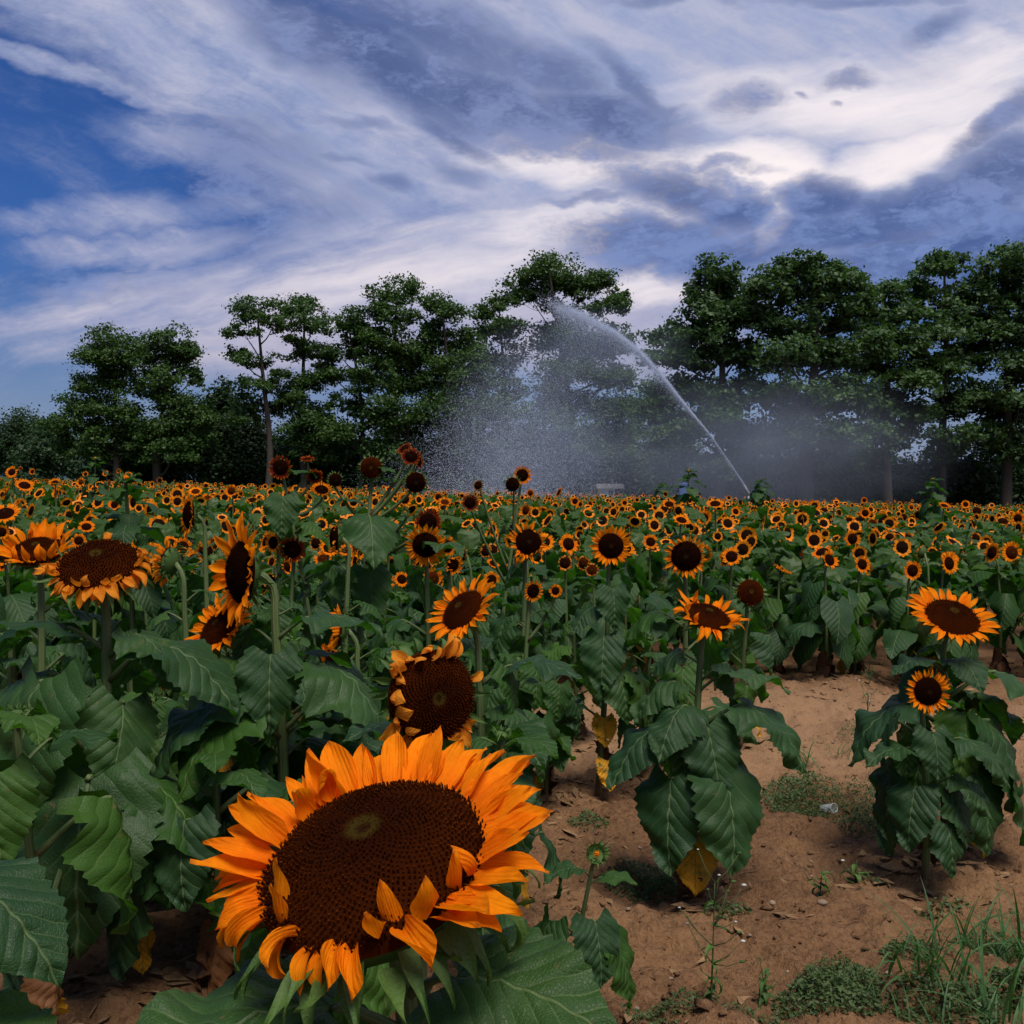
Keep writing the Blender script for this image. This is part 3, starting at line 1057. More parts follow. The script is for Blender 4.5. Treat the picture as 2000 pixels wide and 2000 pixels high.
def petal_plan(style, n, rng):
    """List of (angle, tilt, length, width, kind) in disc radii, angle 0 = right, 90 = up."""
    out = []
    for k in range(n):
        th = 360.0 * k / n + rng.uniform(-4, 4)
        row2 = k % 2
        if style == 'full':
            out.append((th, R(rng.uniform(2, 22)) + (0.1 if row2 else 0), rng.uniform(0.62, 0.82), rng.uniform(0.9, 1.15), 'straight'))
        elif style == 'cup':
            out.append((th, R(rng.uniform(25, 50)), rng.uniform(0.62, 0.85), 1.0, rng.choice(('straight', 'straight', 'curled'))))
        elif style == 'ragged':
            kd = rng.choice(('straight', 'straight', 'curled', 'droop'))
            out.append((th, R(rng.uniform(-5, 50)), rng.uniform(0.45, 0.8), rng.uniform(0.8, 1.1), kd))
        elif style == 'old':
            if rng.random() < (0.75 if (th < 60 or th > 285) else 0.1):
                continue
            out.append((th, R(rng.uniform(10, 80)), rng.uniform(0.42, 0.66), rng.uniform(1.2, 1.6), rng.choice(('crumple', 'curled', 'curled', 'droop'))))
            if k % 2:
                out.append((th + 5, R(rng.uniform(-30, 30)), rng.uniform(0.35, 0.5), 1.4, rng.choice(('crumple', 'curled'))))
        elif style == 'fallen':           # only the lower half keeps hanging petals
            if 30 < th < 150 and rng.random() < 0.93:
                continue
            out.append((th, R(rng.uniform(-45, 15)), rng.uniform(0.45, 0.68), rng.uniform(1.1, 1.6), rng.choice(('droop', 'crumple', 'straight', 'droop'))))
            out.append((th + 6, R(rng.uniform(-30, 30)), rng.uniform(0.4, 0.6), rng.uniform(1.0, 1.4), rng.choice(('droop', 'straight', 'curled'))))
        elif style == 'none':
            out.append((th, R(rng.uniform(10, 60)), rng.uniform(0.10, 0.2), 0.9, 'crumple'))
    return out


def hero_plan(rng):
    out = []
    n = 29
    for k in range(n):                    # upper and side fan, two rows
        th = -22 + 225.0 * k / (n - 1) + rng.uniform(-4, 4)
        out.append((th, R(rng.uniform(2, 24)), rng.uniform(0.62, 0.9), rng.uniform(0.95, 1.3), 'straight'))
        if k % 3 != 1:
            out.append((th + 4, R(rng.uniform(16, 40)), rng.uniform(0.5, 0.78), rng.uniform(0.85, 1.15), rng.choice(('straight', 'straight', 'straight', 'curled'))))
    for th in (192, 199, 206, 212, 219, 225):
        out.append((th, R(rng.uniform(-22, 5)), rng.uniform(0.6, 0.72), 0.85, rng.choice(('droop', 'straight', 'droop'))))
    for th, tl, ln, kd in ((229, 25, 0.55, 'droop'), (236, 10, 0.5, 'crumple'), (243, 98, 0.62, 'straight'), (251, 86, 0.46, 'straight'), (258, -30, 0.4, 'crumple'),
                           (233, 0, 0.55, 'droop'), (266, 8, 0.42, 'crumple'), (274, 0, 0.42, 'droop'), (281, -35, 0.4, 'droop'), (290, 20, 0.44, 'crumple'), (297, 12, 0.5, 'crumple'),
                           (309, 25, 0.5, 'curled'), (318, 96, 0.52, 'straight'), (322, 20, 0.55, 'crumple'), (331, 25, 0.6, 'curled'), (338, 12, 0.78, 'straight')):
        out.append((th, R(tl), ln, rng.uniform(1.0, 1.3), kd))
    return out


def near_head(root, name_loc, n, r, style, red, rng, lod='hi', dark=False, roll=0.0, pl=1.0):
    """flower_head > seed_disc, disc_florets, petal..., bract..."""
    mk = 'petal_red' if red else ('petal_old' if style in ('old', 'fallen', 'none') else 'petal')
    dk = 'disc_dark' if (dark or red) else 'disc'
    h = obj('flower_head', RECEPT['hi'], root, head_matrix(name_loc, n, r, roll))
    obj('seed_disc', DISC[('hi', dk)], h)
    fl = obj('disc_florets', FLORETS[('hero' if lod == 'hero' else 'hi', dk)], h)
    tag(fl, kind='stuff')
    plan = hero_plan(rng) if style == 'hero' else petal_plan(style, {'full': 30, 'cup': 28, 'ragged': 30, 'old': 26, 'fallen': 26, 'none': 30}[style], rng)
    for th, tilt, ln, wd, kind in plan:
        ln *= pl
        me = rng.choice(PETALS[(kind, mk)])
        a = R(th)
        M = Matrix.Translation((0.93 * math.cos(a), 0.93 * math.sin(a), rng.uniform(-0.03, 0.02))) @ Matrix.Rotation(a - math.pi / 2, 4, 'Z') @ Matrix.Rotation(tilt, 4, 'X') \
            @ Matrix.Rotation(rng.uniform(-0.35, 0.35), 4, 'Y') @ Matrix.Diagonal((ln * wd, ln, ln, 1))
        obj('petal', me, h, M)
    nb = 34 if lod == 'hero' else 17
    for k in range(nb):
        a = 2 * math.pi * (k + rng.uniform(-0.3, 0.3)) / nb
        ln = rng.uniform(0.45, 0.75)
        M = Matrix.Translation((1.0 * math.cos(a), 1.0 * math.sin(a), -0.12 - 0.1 * (k % 2))) @ Matrix.Rotation(a - math.pi / 2, 4, 'Z') @ Matrix.Rotation(R(rng.uniform(-40, 5)), 4, 'X') \
            @ Matrix.Rotation(rng.uniform(-0.4, 0.4), 4, 'Y') @ Matrix.Scale(ln, 4)
        obj('bract', rng.choice(BRACTS), h, M)
    for k in range(12):
        a = 2 * math.pi * (k + rng.uniform(-0.3, 0.3)) / 12
        M = Matrix.Translation((0.86 * math.cos(a), 0.86 * math.sin(a), -0.29)) @ Matrix.Rotation(a - math.pi / 2, 4, 'Z') @ Matrix.Rotation(R(rng.uniform(-35, 20)), 4, 'X') @ Matrix.Scale(rng.uniform(0.5, 0.75), 4)
        obj('bract', rng.choice(BRACTS), h, M)
    return h


def small_head(root, loc, n, r, style, red, rng, dark=False):
    mk = 'petal_red' if red else ('petal_old' if style in ('old', 'none') else 'petal')
    st = {'ragged': 'full', 'fallen': 'old'}.get(style, style)
    h = obj('flower_head', rng.choice(CALYX), root, head_matrix(loc, n, r, rng.uniform(0, 6.28)))
    obj('seed_disc', DISC[('lo', 'disc_dark' if (dark or red) else 'disc')], h)
    obj('petal_ring', rng.choice(RINGS[(st, mk)]), h)
    return h


LEAF_TOP = 'leaf_bright'
PLANTS = []      # records for labelling


def sunflower(px, py, D, rad, az=0, el=10, style='full', red=False, label=None, near=True, lod=None, leaves=None, nleaf=9, lsize=0.24, base=None,
              seed=None, extra=(), group=None, dark=None, category='sunflower', f0=0.12, headless=False, sr=None, yellow=2, lean=None, rot0=None, pl=1.0):
    """One sunflower standing on the ground: stem, leaves (> petiole), flower head(s)."""
    seed = len(PLANTS) * 31 + 7 if seed is None else seed
    rng = random.Random(seed)
    c = P(px, py, D)
    n = face_dir(R(az), R(el))
    if base is None:
        off = lean if lean is not None else (rng.uniform(-0.05, 0.05), rng.uniform(-0.05, 0.05))
        b = Vector((c.x + off[0] - n.x * 0.08, c.y + off[1] - n.y * 0.08, 0))
    else:
        b = Vector((base[0], base[1], 0))
    b.z = gz(b.x, b.y) - 0.01
    root = bpy.data.objects.new('sunflower', None)
    root.empty_display_size = 0.1
    COL.objects.link(root)
    root.location = b
    L = lambda w: w - b
    back = c - n * (rad * 0.50)
    if headless:
        ctrl = [L(b), L(b.lerp(c, 0.5) + Vector((rng.uniform(-.02, .02), rng.uniform(-.02, .02), 0))), L(c)]
    else:
        neck = back - n * (rad * 0.55) - Vector((0, 0, 0.05))
        low = Vector((b.x * 0.55 + neck.x * 0.45 + rng.uniform(-.015, .015), b.y * 0.55 + neck.y * 0.45, b.z + (neck.z - b.z) * 0.5))
        top = neck + (low - neck) * 0.24 + Vector((0, 0, 0.01))
        ctrl = [L(b), L(low), L(top), L(neck), L(back)]
    detail = 36 if near else 10
    path = even(spline(ctrl, 90), detail)
    H = (c - b).length
    r0 = sr if sr else 0.011 + 0.006 * min(1.0, rad / 0.1)
    m = MB()
    m.tube(path, [r0 * (1.15 - 0.5 * i / (detail - 1)) for i in range(detail)], n=10 if near else 5)
    obj('stem', m.mesh('stem', MAT['stem']), root)

    def on(fr):
        s = fr * (detail - 1)
        k = min(int(s), detail - 2)
        return path[k].lerp(path[k + 1], s - k)

    ll = 'hi' if near else 'lo'

    def put_leaf(fr, a, size, kind, mk, droll=0.0):
        d = rng.choice(LEAVES[(ll, kind)])
        if mk not in d:
            mk = 'leaf'
        bl, pe = d[mk]
        # local +Y is outwards; azimuth 0 faces the viewer, + to the right
        if near and D < 3.6 and px < 1000:
            size *= 1.15
        M = Matrix.Translation(on(fr)) @ Matrix.Rotation(R(a) + math.pi, 4, 'Z') @ Matrix.Rotation(droll, 4, 'Y') @ Matrix.Scale(size, 4)
        o = obj('leaf', bl, root, M)
        if near:
            obj('petiole', pe, o)
        if mk in ('leaf_yellow', 'leaf_brown') and near:
            o['label'] = 'yellowing drooping lower leaf' if mk == 'leaf_yellow' else 'withered brown hanging leaf'
    if leaves:
        for lf in leaves:
            put_leaf(*lf)
    a0 = rng.uniform(0, 360) if rot0 is None else rot0
    for k in range(nleaf):
        fr = f0 + (0.90 - f0) * (k + rng.uniform(-0.2, 0.2)) / max(1, nleaf - 1)
        fr = min(max(fr, 0.06), 0.93)
        sz = lsize * (0.55 + 0.55 * math.sin(math.pi * min(1, 0.18 + fr * 0.72))) * rng.uniform(0.8, 1.15)
        fr = min(fr, 0.86)
        if fr > 0.76:
            sz *= 0.72
        a = a0 + 137.5 * k + rng.uniform(-20, 20)
        fa = (a + 180) % 360 - 180
        if fr > 0.7 and abs(fa) < 50 and not headless:
            a += 80 if fa > 0 else -80
        mk = 'leaf' if rng.random() < 0.75 else 'leaf_bright'
        if fr < 0.3:
            kind = rng.choice(('hang', 'droop', 'wilt'))
            if k < yellow:
                mk = rng.choice(('leaf_yellow', 'leaf_brown', 'leaf_brown'))
                kind = 'wilt' if mk == 'leaf_brown' else rng.choice(('wilt', 'hang'))
                sz *= 0.62
        elif fr < 0.62:
            kind = rng.choice(('hang', 'hang', 'mid', 'droop'))
        elif fr < 0.82:
            kind = rng.choice(('mid', 'hang', 'hang', 'mid', 'droop'))
        else:
            kind = rng.choice(('flat', 'mid', 'hang'))
        put_leaf(fr, a, sz, kind, mk, rng.uniform(-0.3, 0.3))
    if headless and nleaf:
        for k in range(3):
            put_leaf(0.96, a0 + k * 125, lsize * rng.uniform(0.4, 0.6), ('mid', 'flat', 'hang')[k], LEAF_TOP, rng.uniform(-0.3, 0.3))
        if rad == 0.04:
            bud(root, L(c) + Vector((0, 0, 0.012)), Vector((rng.uniform(-.4, .4), -0.4, 0.8)).normalized(), 0.024, rng, False)
    dk = (style != 'hero' and rng.random() < (0.5 if near else 0.85)) if dark is None else dark
    if not headless:
        if near:
            near_head(root, L(c), n, rad, style, red, rng, lod or 'hi', dk, 0.0 if style in ('hero', 'fallen') else rng.uniform(-.2, .2), pl)
        else:
            small_head(root, L(c), n, rad, style, red, rng, dk)
    for (ex, ey, eD, er, eaz, eel, est, ered, fr) in extra:       # branches with further heads
        ec = P(ex, ey, eD)
        en = face_dir(R(eaz), R(eel))
        eb = ec - en * er * 0.5
        st = on(fr)
        nk = L(eb - en * er * 0.6 - Vector((0, 0, 0.03)))
        bp = spline([st, st.lerp(nk, 0.5) + Vector((0, 0, -0.02)), nk, L(eb)], 10)
        m = MB()
        m.tube(bp, [r0 * (0.75 - 0.3 * i / 9) for i in range(10)], n=8)
        obj('branch', m.mesh('branch', MAT['stem']), root)
        if est == 'bud':
            bud(root, L(ec), en, er, rng)
        elif near and er > 0.03:
            near_head(root, L(ec), en, er, est, ered, rng, 'hi', True)
        else:
            small_head(root, L(ec), en, er, est, ered, rng, True)
    tag(root, label, category, group)
    PLANTS.append(dict(o=root, px=px, py=py, D=D, az=az, el=el, style=style, red=red, label=label, headless=headless, b=b))
    return root


def bud(root, loc, n, r, rng, tips=True):
    """Closed green bud wrapped in bracts with a few yellow tips."""
    h = obj('flower_bud', RECEPT['hi'], root, head_matrix(loc, n, r))
    for k in range(22):
        a = 2.399 * k
        M = Matrix.Translation((0.8 * math.cos(a), 0.8 * math.sin(a), -0.2)) @ Matrix.Rotation(a - math.pi / 2, 4, 'Z') @ Matrix.Rotation(R(rng.uniform(30, 95)), 4, 'X') @ Matrix.Scale(rng.uniform(0.8, 1.2), 4)
        obj('bract', BRACTS[k % 5], h, M)
    for k in range(7 if tips else 0):
        a = 0.9 * k
        M = Matrix.Translation((0.35 * math.cos(a), 0.35 * math.sin(a), 0.1)) @ Matrix.Rotation(a - math.pi / 2, 4, 'Z') @ Matrix.Rotation(R(100), 4, 'X') @ Matrix.Scale(0.5, 4)
        obj('petal', rng.choice(PETALS[('curled', 'petal')]), h, M)

# ------------------------------------------------------------------ the near sunflowers
G_NEAR = 'large sunflowers in the foreground'
LF, LB, LY, LBR = 'leaf', 'leaf_bright', 'leaf_yellow', 'leaf_brown'

sunflower(731, 1682, 1.02, 0.117, az=-32, el=66, style='hero', pl=0.93, lod='hero', label='huge orange sunflower head tilted upwards, nearest of all in the foreground', group=G_NEAR, seed=11,
          nleaf=4, f0=0.25, lsize=0.22, lean=(0.03, 0.04), rot0=100, yellow=0, sr=0.017,
          leaves=[(0.90, 60, 0.165, 'flat', LF, 0.35), (0.86, -58, 0.21, 'flat', LF, -0.2), (0.84, -15, 0.15, 'mid', LF, 0.1), (0.80, 40, 0.2, 'mid', LF, 0.1), (0.62, 120, 0.20, 'mid', LF, 0), (0.6, -120, 0.22, 'hang', LF, 0)])
sunflower(845, 1360, 2.35, 0.106, az=27, el=3, style='old', label='brown seed head with curled withered petals right behind the huge nearest sunflower', group=G_NEAR, seed=12, lsize=0.22, nleaf=8, dark=False)
sunflower(905, 1192, 3.2, 0.076, az=-46, el=42, style='full', pl=1.15, label='sunflower turned up to the left on a thick straight stem behind the withered seed head', group=G_NEAR, seed=13, lean=(0.05, 0.0), nleaf=8, lsize=0.24, dark=False,
          leaves=[(0.80, 80, 0.21, 'flat', LF, 0), (0.62, 30, 0.24, 'flat', LF, 0.2), (0.7, 60, 0.17, 'mid', LF, 0)])
sunflower(1032, 1059, 5.4, 0.072, az=10, el=14, style='ragged', label='sunflower with ragged petals left of the perfectly round one, mid-field', group=G_NEAR, seed=14, dark=True)
sunflower(1193, 1066, 5.0, 0.064, az=2, el=8, style='full', label='perfectly round flat sunflower facing straight ahead above a heart-shaped leaf', group=G_NEAR, seed=15, dark=True, lean=(-0.06, -0.1),
          leaves=[(0.78, 5, 0.21, 'hang', LF, 0), (0.45, 20, 0.25, 'hang', LF, 0.1), (0.3, 0, 0.15, 'hang', LY, 0), (0.72, -50, 0.2, 'mid', LF, 0)])
sunflower(1340, 1086, 4.7, 0.070, az=-8, el=6, style='ragged', label='large sunflower with dark disc directly above the upturned ragged one', group=G_NEAR, seed=16, dark=True, lean=(0.03, 0.12))
sunflower(1382, 1206, 3.72, 0.086, az=28, el=65, style='ragged', pl=1.2, label='upturned sunflower with ragged petals above big dark leaves and a yellow leaf', group=G_NEAR, seed=17, dark=False, lean=(-0.05, -0.02), nleaf=5, f0=0.4, lsize=0.26, yellow=0,
          leaves=[(0.60, 8, 0.27, 'hang', LF, 0.1), (0.42, 22, 0.36, 'hang', LF, -0.1), (0.40, -32, 0.33, 'hang', LF, 0.1), (0.58, -62, 0.32, 'mid', LF, 0), (0.62, 62, 0.32, 'mid', LF, 0),
                  (0.74, -75, 0.22, 'mid', LF, 0), (0.76, 70, 0.24, 'flat', LF, 0), (0.22, -4, 0.22, 'hang', LY, 0), (0.30, 40, 0.17, 'hang', LY, 0.3), (0.34, 60, 0.28, 'hang', LF, 0),
                  (0.16, -60, 0.16, 'wilt', LBR, 0), (0.14, 50, 0.18, 'wilt', LBR, 0), (0.5, 180, 0.3, 'hang', LB, 0)])
sunflower(1466, 1157, 6.0, 0.078, az=0, el=18, style='none', label='bare brown disc without petals to the right of the upturned ragged sunflower', group=G_NEAR, seed=18, dark=False)
sunflower(1859, 1207, 4.15, 0.109, az=6, el=57, style='full', label='big upturned sunflower on the right, taller of the two beside the bare soil', group=G_NEAR, seed=19, dark=False, nleaf=8, f0=0.3, yellow=1, lsize=0.27,
          leaves=[(0.8, -60, 0.22, 'flat', LF, 0), (0.8, 15, 0.19, 'mid', LF, 0), (0.68, 80, 0.36, 'mid', LF, 0), (0.55, -75, 0.36, 'mid', LF, 0), (0.52, 50, 0.38, 'hang', LF, 0), (0.36, 70, 0.38, 'hang', LF, 0), (0.6, 110, 0.34, 'mid', LF, 0),
                  (0.3, -70, 0.36, 'hang', LF, 0), (0.3, 20, 0.33, 'hang', LF, 0), (0.42, -50, 0.32, 'hang', LB, 0), (0.18, 45, 0.2, 'hang', LY, 0)])
sunflower(1812, 1350, 3.85, 0.054, az=0, el=8, style='full', label='small low round sunflower in front of the big upturned one on the right', group=G_NEAR, seed=20, dark=True, nleaf=6, f0=0.2, lsize=0.22, yellow=1,
          leaves=[(0.74, 0, 0.19, 'hang', LF, 0), (0.66, 55, 0.24, 'mid', LF, 0), (0.62, -65, 0.22, 'flat', LF, 0), (0.45, -40, 0.24, 'hang', LF, 0), (0.42, 45, 0.22, 'hang', LF, 0), (0.28, 10, 0.2, 'hang', LF, 0)])
sunflower(192, 1103, 3.0, 0.115, az=4, el=58, style='fallen', label='wide brown sunflower disc on the left with petals mostly along its lower rim', group=G_NEAR, seed=21, dark=False, nleaf=6, f0=0.3, sr=0.02, lean=(0.04, -0.03), lsize=0.27, yellow=0,
          leaves=[(0.82, -70, 0.26, 'flat', LF, 0), (0.8, 65, 0.2, 'mid', LF, 0), (0.74, 80, 0.3, 'mid', LF, 0), (0.70, -75, 0.32, 'mid', LF, 0), (0.66, -30, 0.36, 'hang', LF, 0.1), (0.46, 8, 0.42, 'hang', LF, 0),
                  (0.46, 60, 0.3, 'mid', LB, 0), (0.3, 70, 0.3, 'mid', LB, 0), (0.2, -50, 0.28, 'hang', LF, 0), (0.14, 60, 0.14, 'hang', LY, 0)])
sunflower(72, 1077, 3.3, 0.077, az=8, el=62, style='cup', pl=1.25, label='upturned sunflower with upright cupped petals at the left edge', group=G_NEAR, seed=22, dark=False)
sunflower(472, 1116, 3.2, 0.098, az=-56, el=4, style='full', pl=1.3, label='tall sunflower in half profile facing left, broad orange petals and dark disc', group=G_NEAR, seed=23, dark=True, sr=0.019, nleaf=6, f0=0.3, lsize=0.26, lean=(0.05, 0),
          leaves=[(0.80, 75, 0.24, 'flat', LF, 0), (0.72, 5, 0.21, 'hang', LF, 0), (0.66, 62, 0.33, 'mid', LF, 0), (0.58, -50, 0.30, 'mid', LF, 0), (0.56, 100, 0.26, 'mid', LB, 0), (0.36, 20, 0.30, 'hang', LF, 0), (0.40, -60, 0.25, 'droop', LF, 0)])
sunflower(432, 1226, 3.35, 0.082, az=-42, el=44, style='full', pl=1.2, label='lower sunflower half hidden under the tall one in half profile', group=G_NEAR, seed=24, nleaf=6,
          leaves=[(0.88, 10, 0.16, 'flat', LB, 0)])
sunflower(330, 1098, 4.0, 0.060, az=-105, el=8, style='full', label='sunflower seen from the side with green bracts towards the tall half profile', group=G_NEAR, seed=25)
sunflower(664, 1229, 4.0, 0.062, az=-78, el=8, style='cup', label='sunflower seen edge-on facing left above a drooping leaf', group=G_NEAR, seed=26,
          leaves=[(0.8, -30, 0.2, 'mid', LF, 0)])
sunflower(652, 1292, 4.2, 0.052, az=-45, el=-10, style='full', label='low sunflower peeping out beneath a drooping leaf, left of the withered head', group=G_NEAR, seed=27)
sunflower(1041, 1154, 4.9, 0.034, az=28, el=-4, style='full', label='branching plant with two small sunflowers and one yellow bud', group=G_NEAR, seed=28, dark=True, lsize=0.22,
          extra=[(1085, 1154, 4.9, 0.021, 0, 5, 'full', False, 0.75), (1037, 1124, 4.95, 0.018, -20, 60, 'bud', False, 0.8)])
sunflower(370, 1005, 5.1, 0.070, az=-58, el=4, style='full', label='sunflower in half profile behind the tall one, under the low row of trees', group=G_NEAR, seed=29, dark=True)
sunflower(534, 1060, 5.4, 0.034, az=-32, el=4, style='full', label='small orange sunflower touching the dark red one', group=G_NEAR, seed=30, dark=True)
sunflower(571, 1073, 5.2, 0.044, az=4, el=0, style='full', red=True, label='dark red sunflower with orange petal tips low behind the half profile', group=G_NEAR, seed=31)
sunflower(655, 1050, 4.9, 0.062, az=-72, el=2, style='old', label='narrow edge-on sunflower left of the big heart-shaped leaf', group=G_NEAR, seed=32)
sunflower(831, 1064, 5.0, 0.065, az=2, el=-14, style='full', label='nodding sunflower whose upper half hides under a leaf', group=G_NEAR, seed=34, dark=True,
          leaves=[(0.93, 40, 0.22, 'flat', LF, 0)])
sunflower(884, 1103, 5.3, 0.037, az=35, el=0, style='cup', label='small sunflower turned right, behind the left-leaning one', group=G_NEAR, seed=35, dark=True)
# branching red and bare heads that tower over the field
sunflower(725, 913, 5.3, 0.056, az=4, el=2, style='none', label='towering branched sunflower with bare green-rimmed discs and red blooms', group='towering branched sunflowers', seed=36, nleaf=5, f0=0.3, sr=0.014, base=(-0.82, 5.25), yellow=1,
          leaves=[(0.77, 12, 0.37, 'mid', LF, 0), (0.62, 20, 0.28, 'hang', LB, 0), (0.62, -55, 0.22, 'mid', LF, 0), (0.93, 95, 0.13, 'flat', LB, 0), (0.97, 60, 0.11, 'flat', LB, 0)],
          extra=[(812, 942, 5.2, 0.052, 14, 0, 'none', False, 0.81), (803, 892, 5.3, 0.033, 5, 25, 'full', True, 0.82), (790, 876, 5.35, 0.028, -40, 45, 'full', True, 0.83), (818, 900, 5.4, 0.03, 75, 5, 'full', True, 0.82),
                 (655, 937, 5.25, 0.034, 20, 0, 'none', False, 0.80), (836, 1020, 5.1, 0.045, 10, 2, 'full', True, 0.68), (791, 1000, 5.1, 0.018, 0, 30, 'bud', False, 0.7)])
sunflower(548, 913, 5.2, 0.040, az=-6, el=2, style='full', red=True, label='towering branched sunflower with a dark red bloom, left of the bare-disc one', group='towering branched sunflowers', seed=37, nleaf=5, f0=0.3, sr=0.012, base=(-0.93, 5.25), yellow=1,
          leaves=[(0.86, 0, 0.22, 'hang', LF, 0), (0.78, 60, 0.2, 'mid', LB, 0), (0.96, 75, 0.14, 'flat', LB, 0)],
          extra=[(600, 898, 5.25, 0.026, 0, 70, 'cup', True, 0.9), (615, 930, 5.2, 0.028, 10, -30, 'full', True, 0.88), (628, 957, 5.3, 0.036, 20, 50, 'full', False, 0.84)])
sunflower(1020, 928, 6.5, 0.040, az=12, el=5, style='full', label='tall branched sunflower with one orange bloom and dark spent discs, mid-field', group='towering branched sunflowers', seed=38, nleaf=6, f0=0.3, sr=0.012, yellow=1, dark=True, base=(-0.14, 6.5),
          extra=[(1001, 946, 6.4, 0.044, -10, 0, 'none', False, 0.75), (934, 948, 6.4, 0.030, -25, 10, 'none', False, 0.6), (918, 982, 6.3, 0.035, 0, 5, 'full', True, 0.55)])
# tall green plants still in bud
def bud_plant(px, py, D, label, seed, lsize=0.2, n=12, f0=0.4):
    o = sunflower(px, py, D, 0.04, el=80, headless=True, label=label, group='tall green plants still in bud', seed=seed, near=False, nleaf=n, f0=f0, lsize=lsize, yellow=0, sr=0.015,
                  leaves=[(0.985 - 0.034 * k, 137.5 * k + seed, lsize * (0.6 + 0.07 * k), ('flat', 'mid')[k % 2] if k < 6 else ('mid', 'hang')[k % 2], 'leaf', 0.0) for k in range(13)])
    PLANTS[-1]['near'] = True
    b = o.location
    rng = random.Random(seed)
    bud(o, P(px, py, D) - b + Vector((0, 0, 0.02)), Vector((0, -0.3, 1)).normalized(), 0.05, rng)
    return o


bud_plant(1345, 922, 15.5, 'dark green unopened plant standing tall above the flowers beneath the spray', 41, 0.26, 14)
bud_plant(1822, 938, 17.5, 'bushy green unopened plant rising over the field on the right', 42, 0.26, 15)
bud_plant(1485, 938, 40, 'pale far green plant right of the sprinkler jet base', 43, 0.45, 10)
bud_plant(1292, 946, 36, 'pale far green plant left of the tall unopened one', 44, 0.4, 9)
bud_plant(186, 898, 14.5, 'pale green unopened plant sticking up below the leftmost tall tree', 45, 0.2, 9)
bud_plant(246, 942, 5.3, 'headless leafy green plant above the left field, two leaves spread wide', 46, 0.2, 9, 0.45)

# small budding plant low beside the nearest sunflower
_o = sunflower(1160, 1678, 2.75, 0.032, headless=True, label='small low plant with a closed green bud right of the nearest sunflower', group=G_NEAR, seed=47, nleaf=0, yellow=0, sr=0.008, lean=(-0.07, 0.03),
               leaves=[(0.85, 75, 0.10, 'flat', LB, 0), (0.62, 20, 0.17, 'hang', LF, 0), (0.5, 60, 0.2, 'hang', LB, 0), (0.55, -60, 0.18, 'hang', LF, 0), (0.35, -20, 0.2, 'hang', LF, 0), (0.9, -60, 0.11, 'flat', LF, 0)])
bud(_o, P(1165, 1668, 2.75) - _o.location, face_dir(R(15), R(25)), 0.028, random.Random(3))

# leafy neighbours without a visible flower that fill the left block
FILL = [(30, 1400, 2.5, 0.28), (300, 1370, 3.6, 0.28), (420, 1470, 3.0, 0.26), (560, 1420, 3.3, 0.26), (610, 1560, 2.2, 0.20), (700, 1390, 3.6, 0.25),
        (250, 1260, 4.4, 0.28), (120, 1280, 4.0, 0.28), (560, 1250, 4.6, 0.27), (770, 1270, 4.3, 0.26), (980, 1440, 2.9, 0.22), (1010, 1290, 4.6, 0.25), (1085, 1300, 4.9, 0.24), (1270, 1250, 5.3, 0.24),
        (20, 1240, 3.9, 0.28), (450, 1200, 5.0, 0.27), (860, 1210, 5.2, 0.26), (700, 1180, 5.6, 0.26), (950, 1170, 6.0, 0.25), (620, 1140, 6.2, 0.25), (380, 1130, 6.2, 0.25), (210, 1160, 5.4, 0.26), (90, 1150, 5.6, 0.26),
        (1120, 1220, 6.0, 0.25), (500, 1140, 6.3, 0.25), (780, 1160, 6.4, 0.25)]
for i, (px, py, D, ls) in enumerate(FILL):
    sunflower(px, py, D, 0.04, headless=True, label=None, group='leafy plants without a visible flower', seed=500 + i, nleaf=8 if D < 3 else 10, lsize=ls, f0=0.15, yellow=2 if D > 2.4 else 0)
# two leaves that reach in at the lower left belong to a plant standing just outside the frame
sunflower(-190, 1640, 1.30, 0.05, headless=True, label='leafy plant at the lower left corner, only its big serrated leaves showing', group='leafy plants without a visible flower', seed=560, nleaf=0,
          leaves=[(0.90, 72, 0.17, 'mid', LF, 0.1), (0.74, 62, 0.19, 'flat', LB, 0.3), (0.62, 80, 0.2, 'mid', LF, 0), (0.5, 65, 0.2, 'hang', LF, 0)])

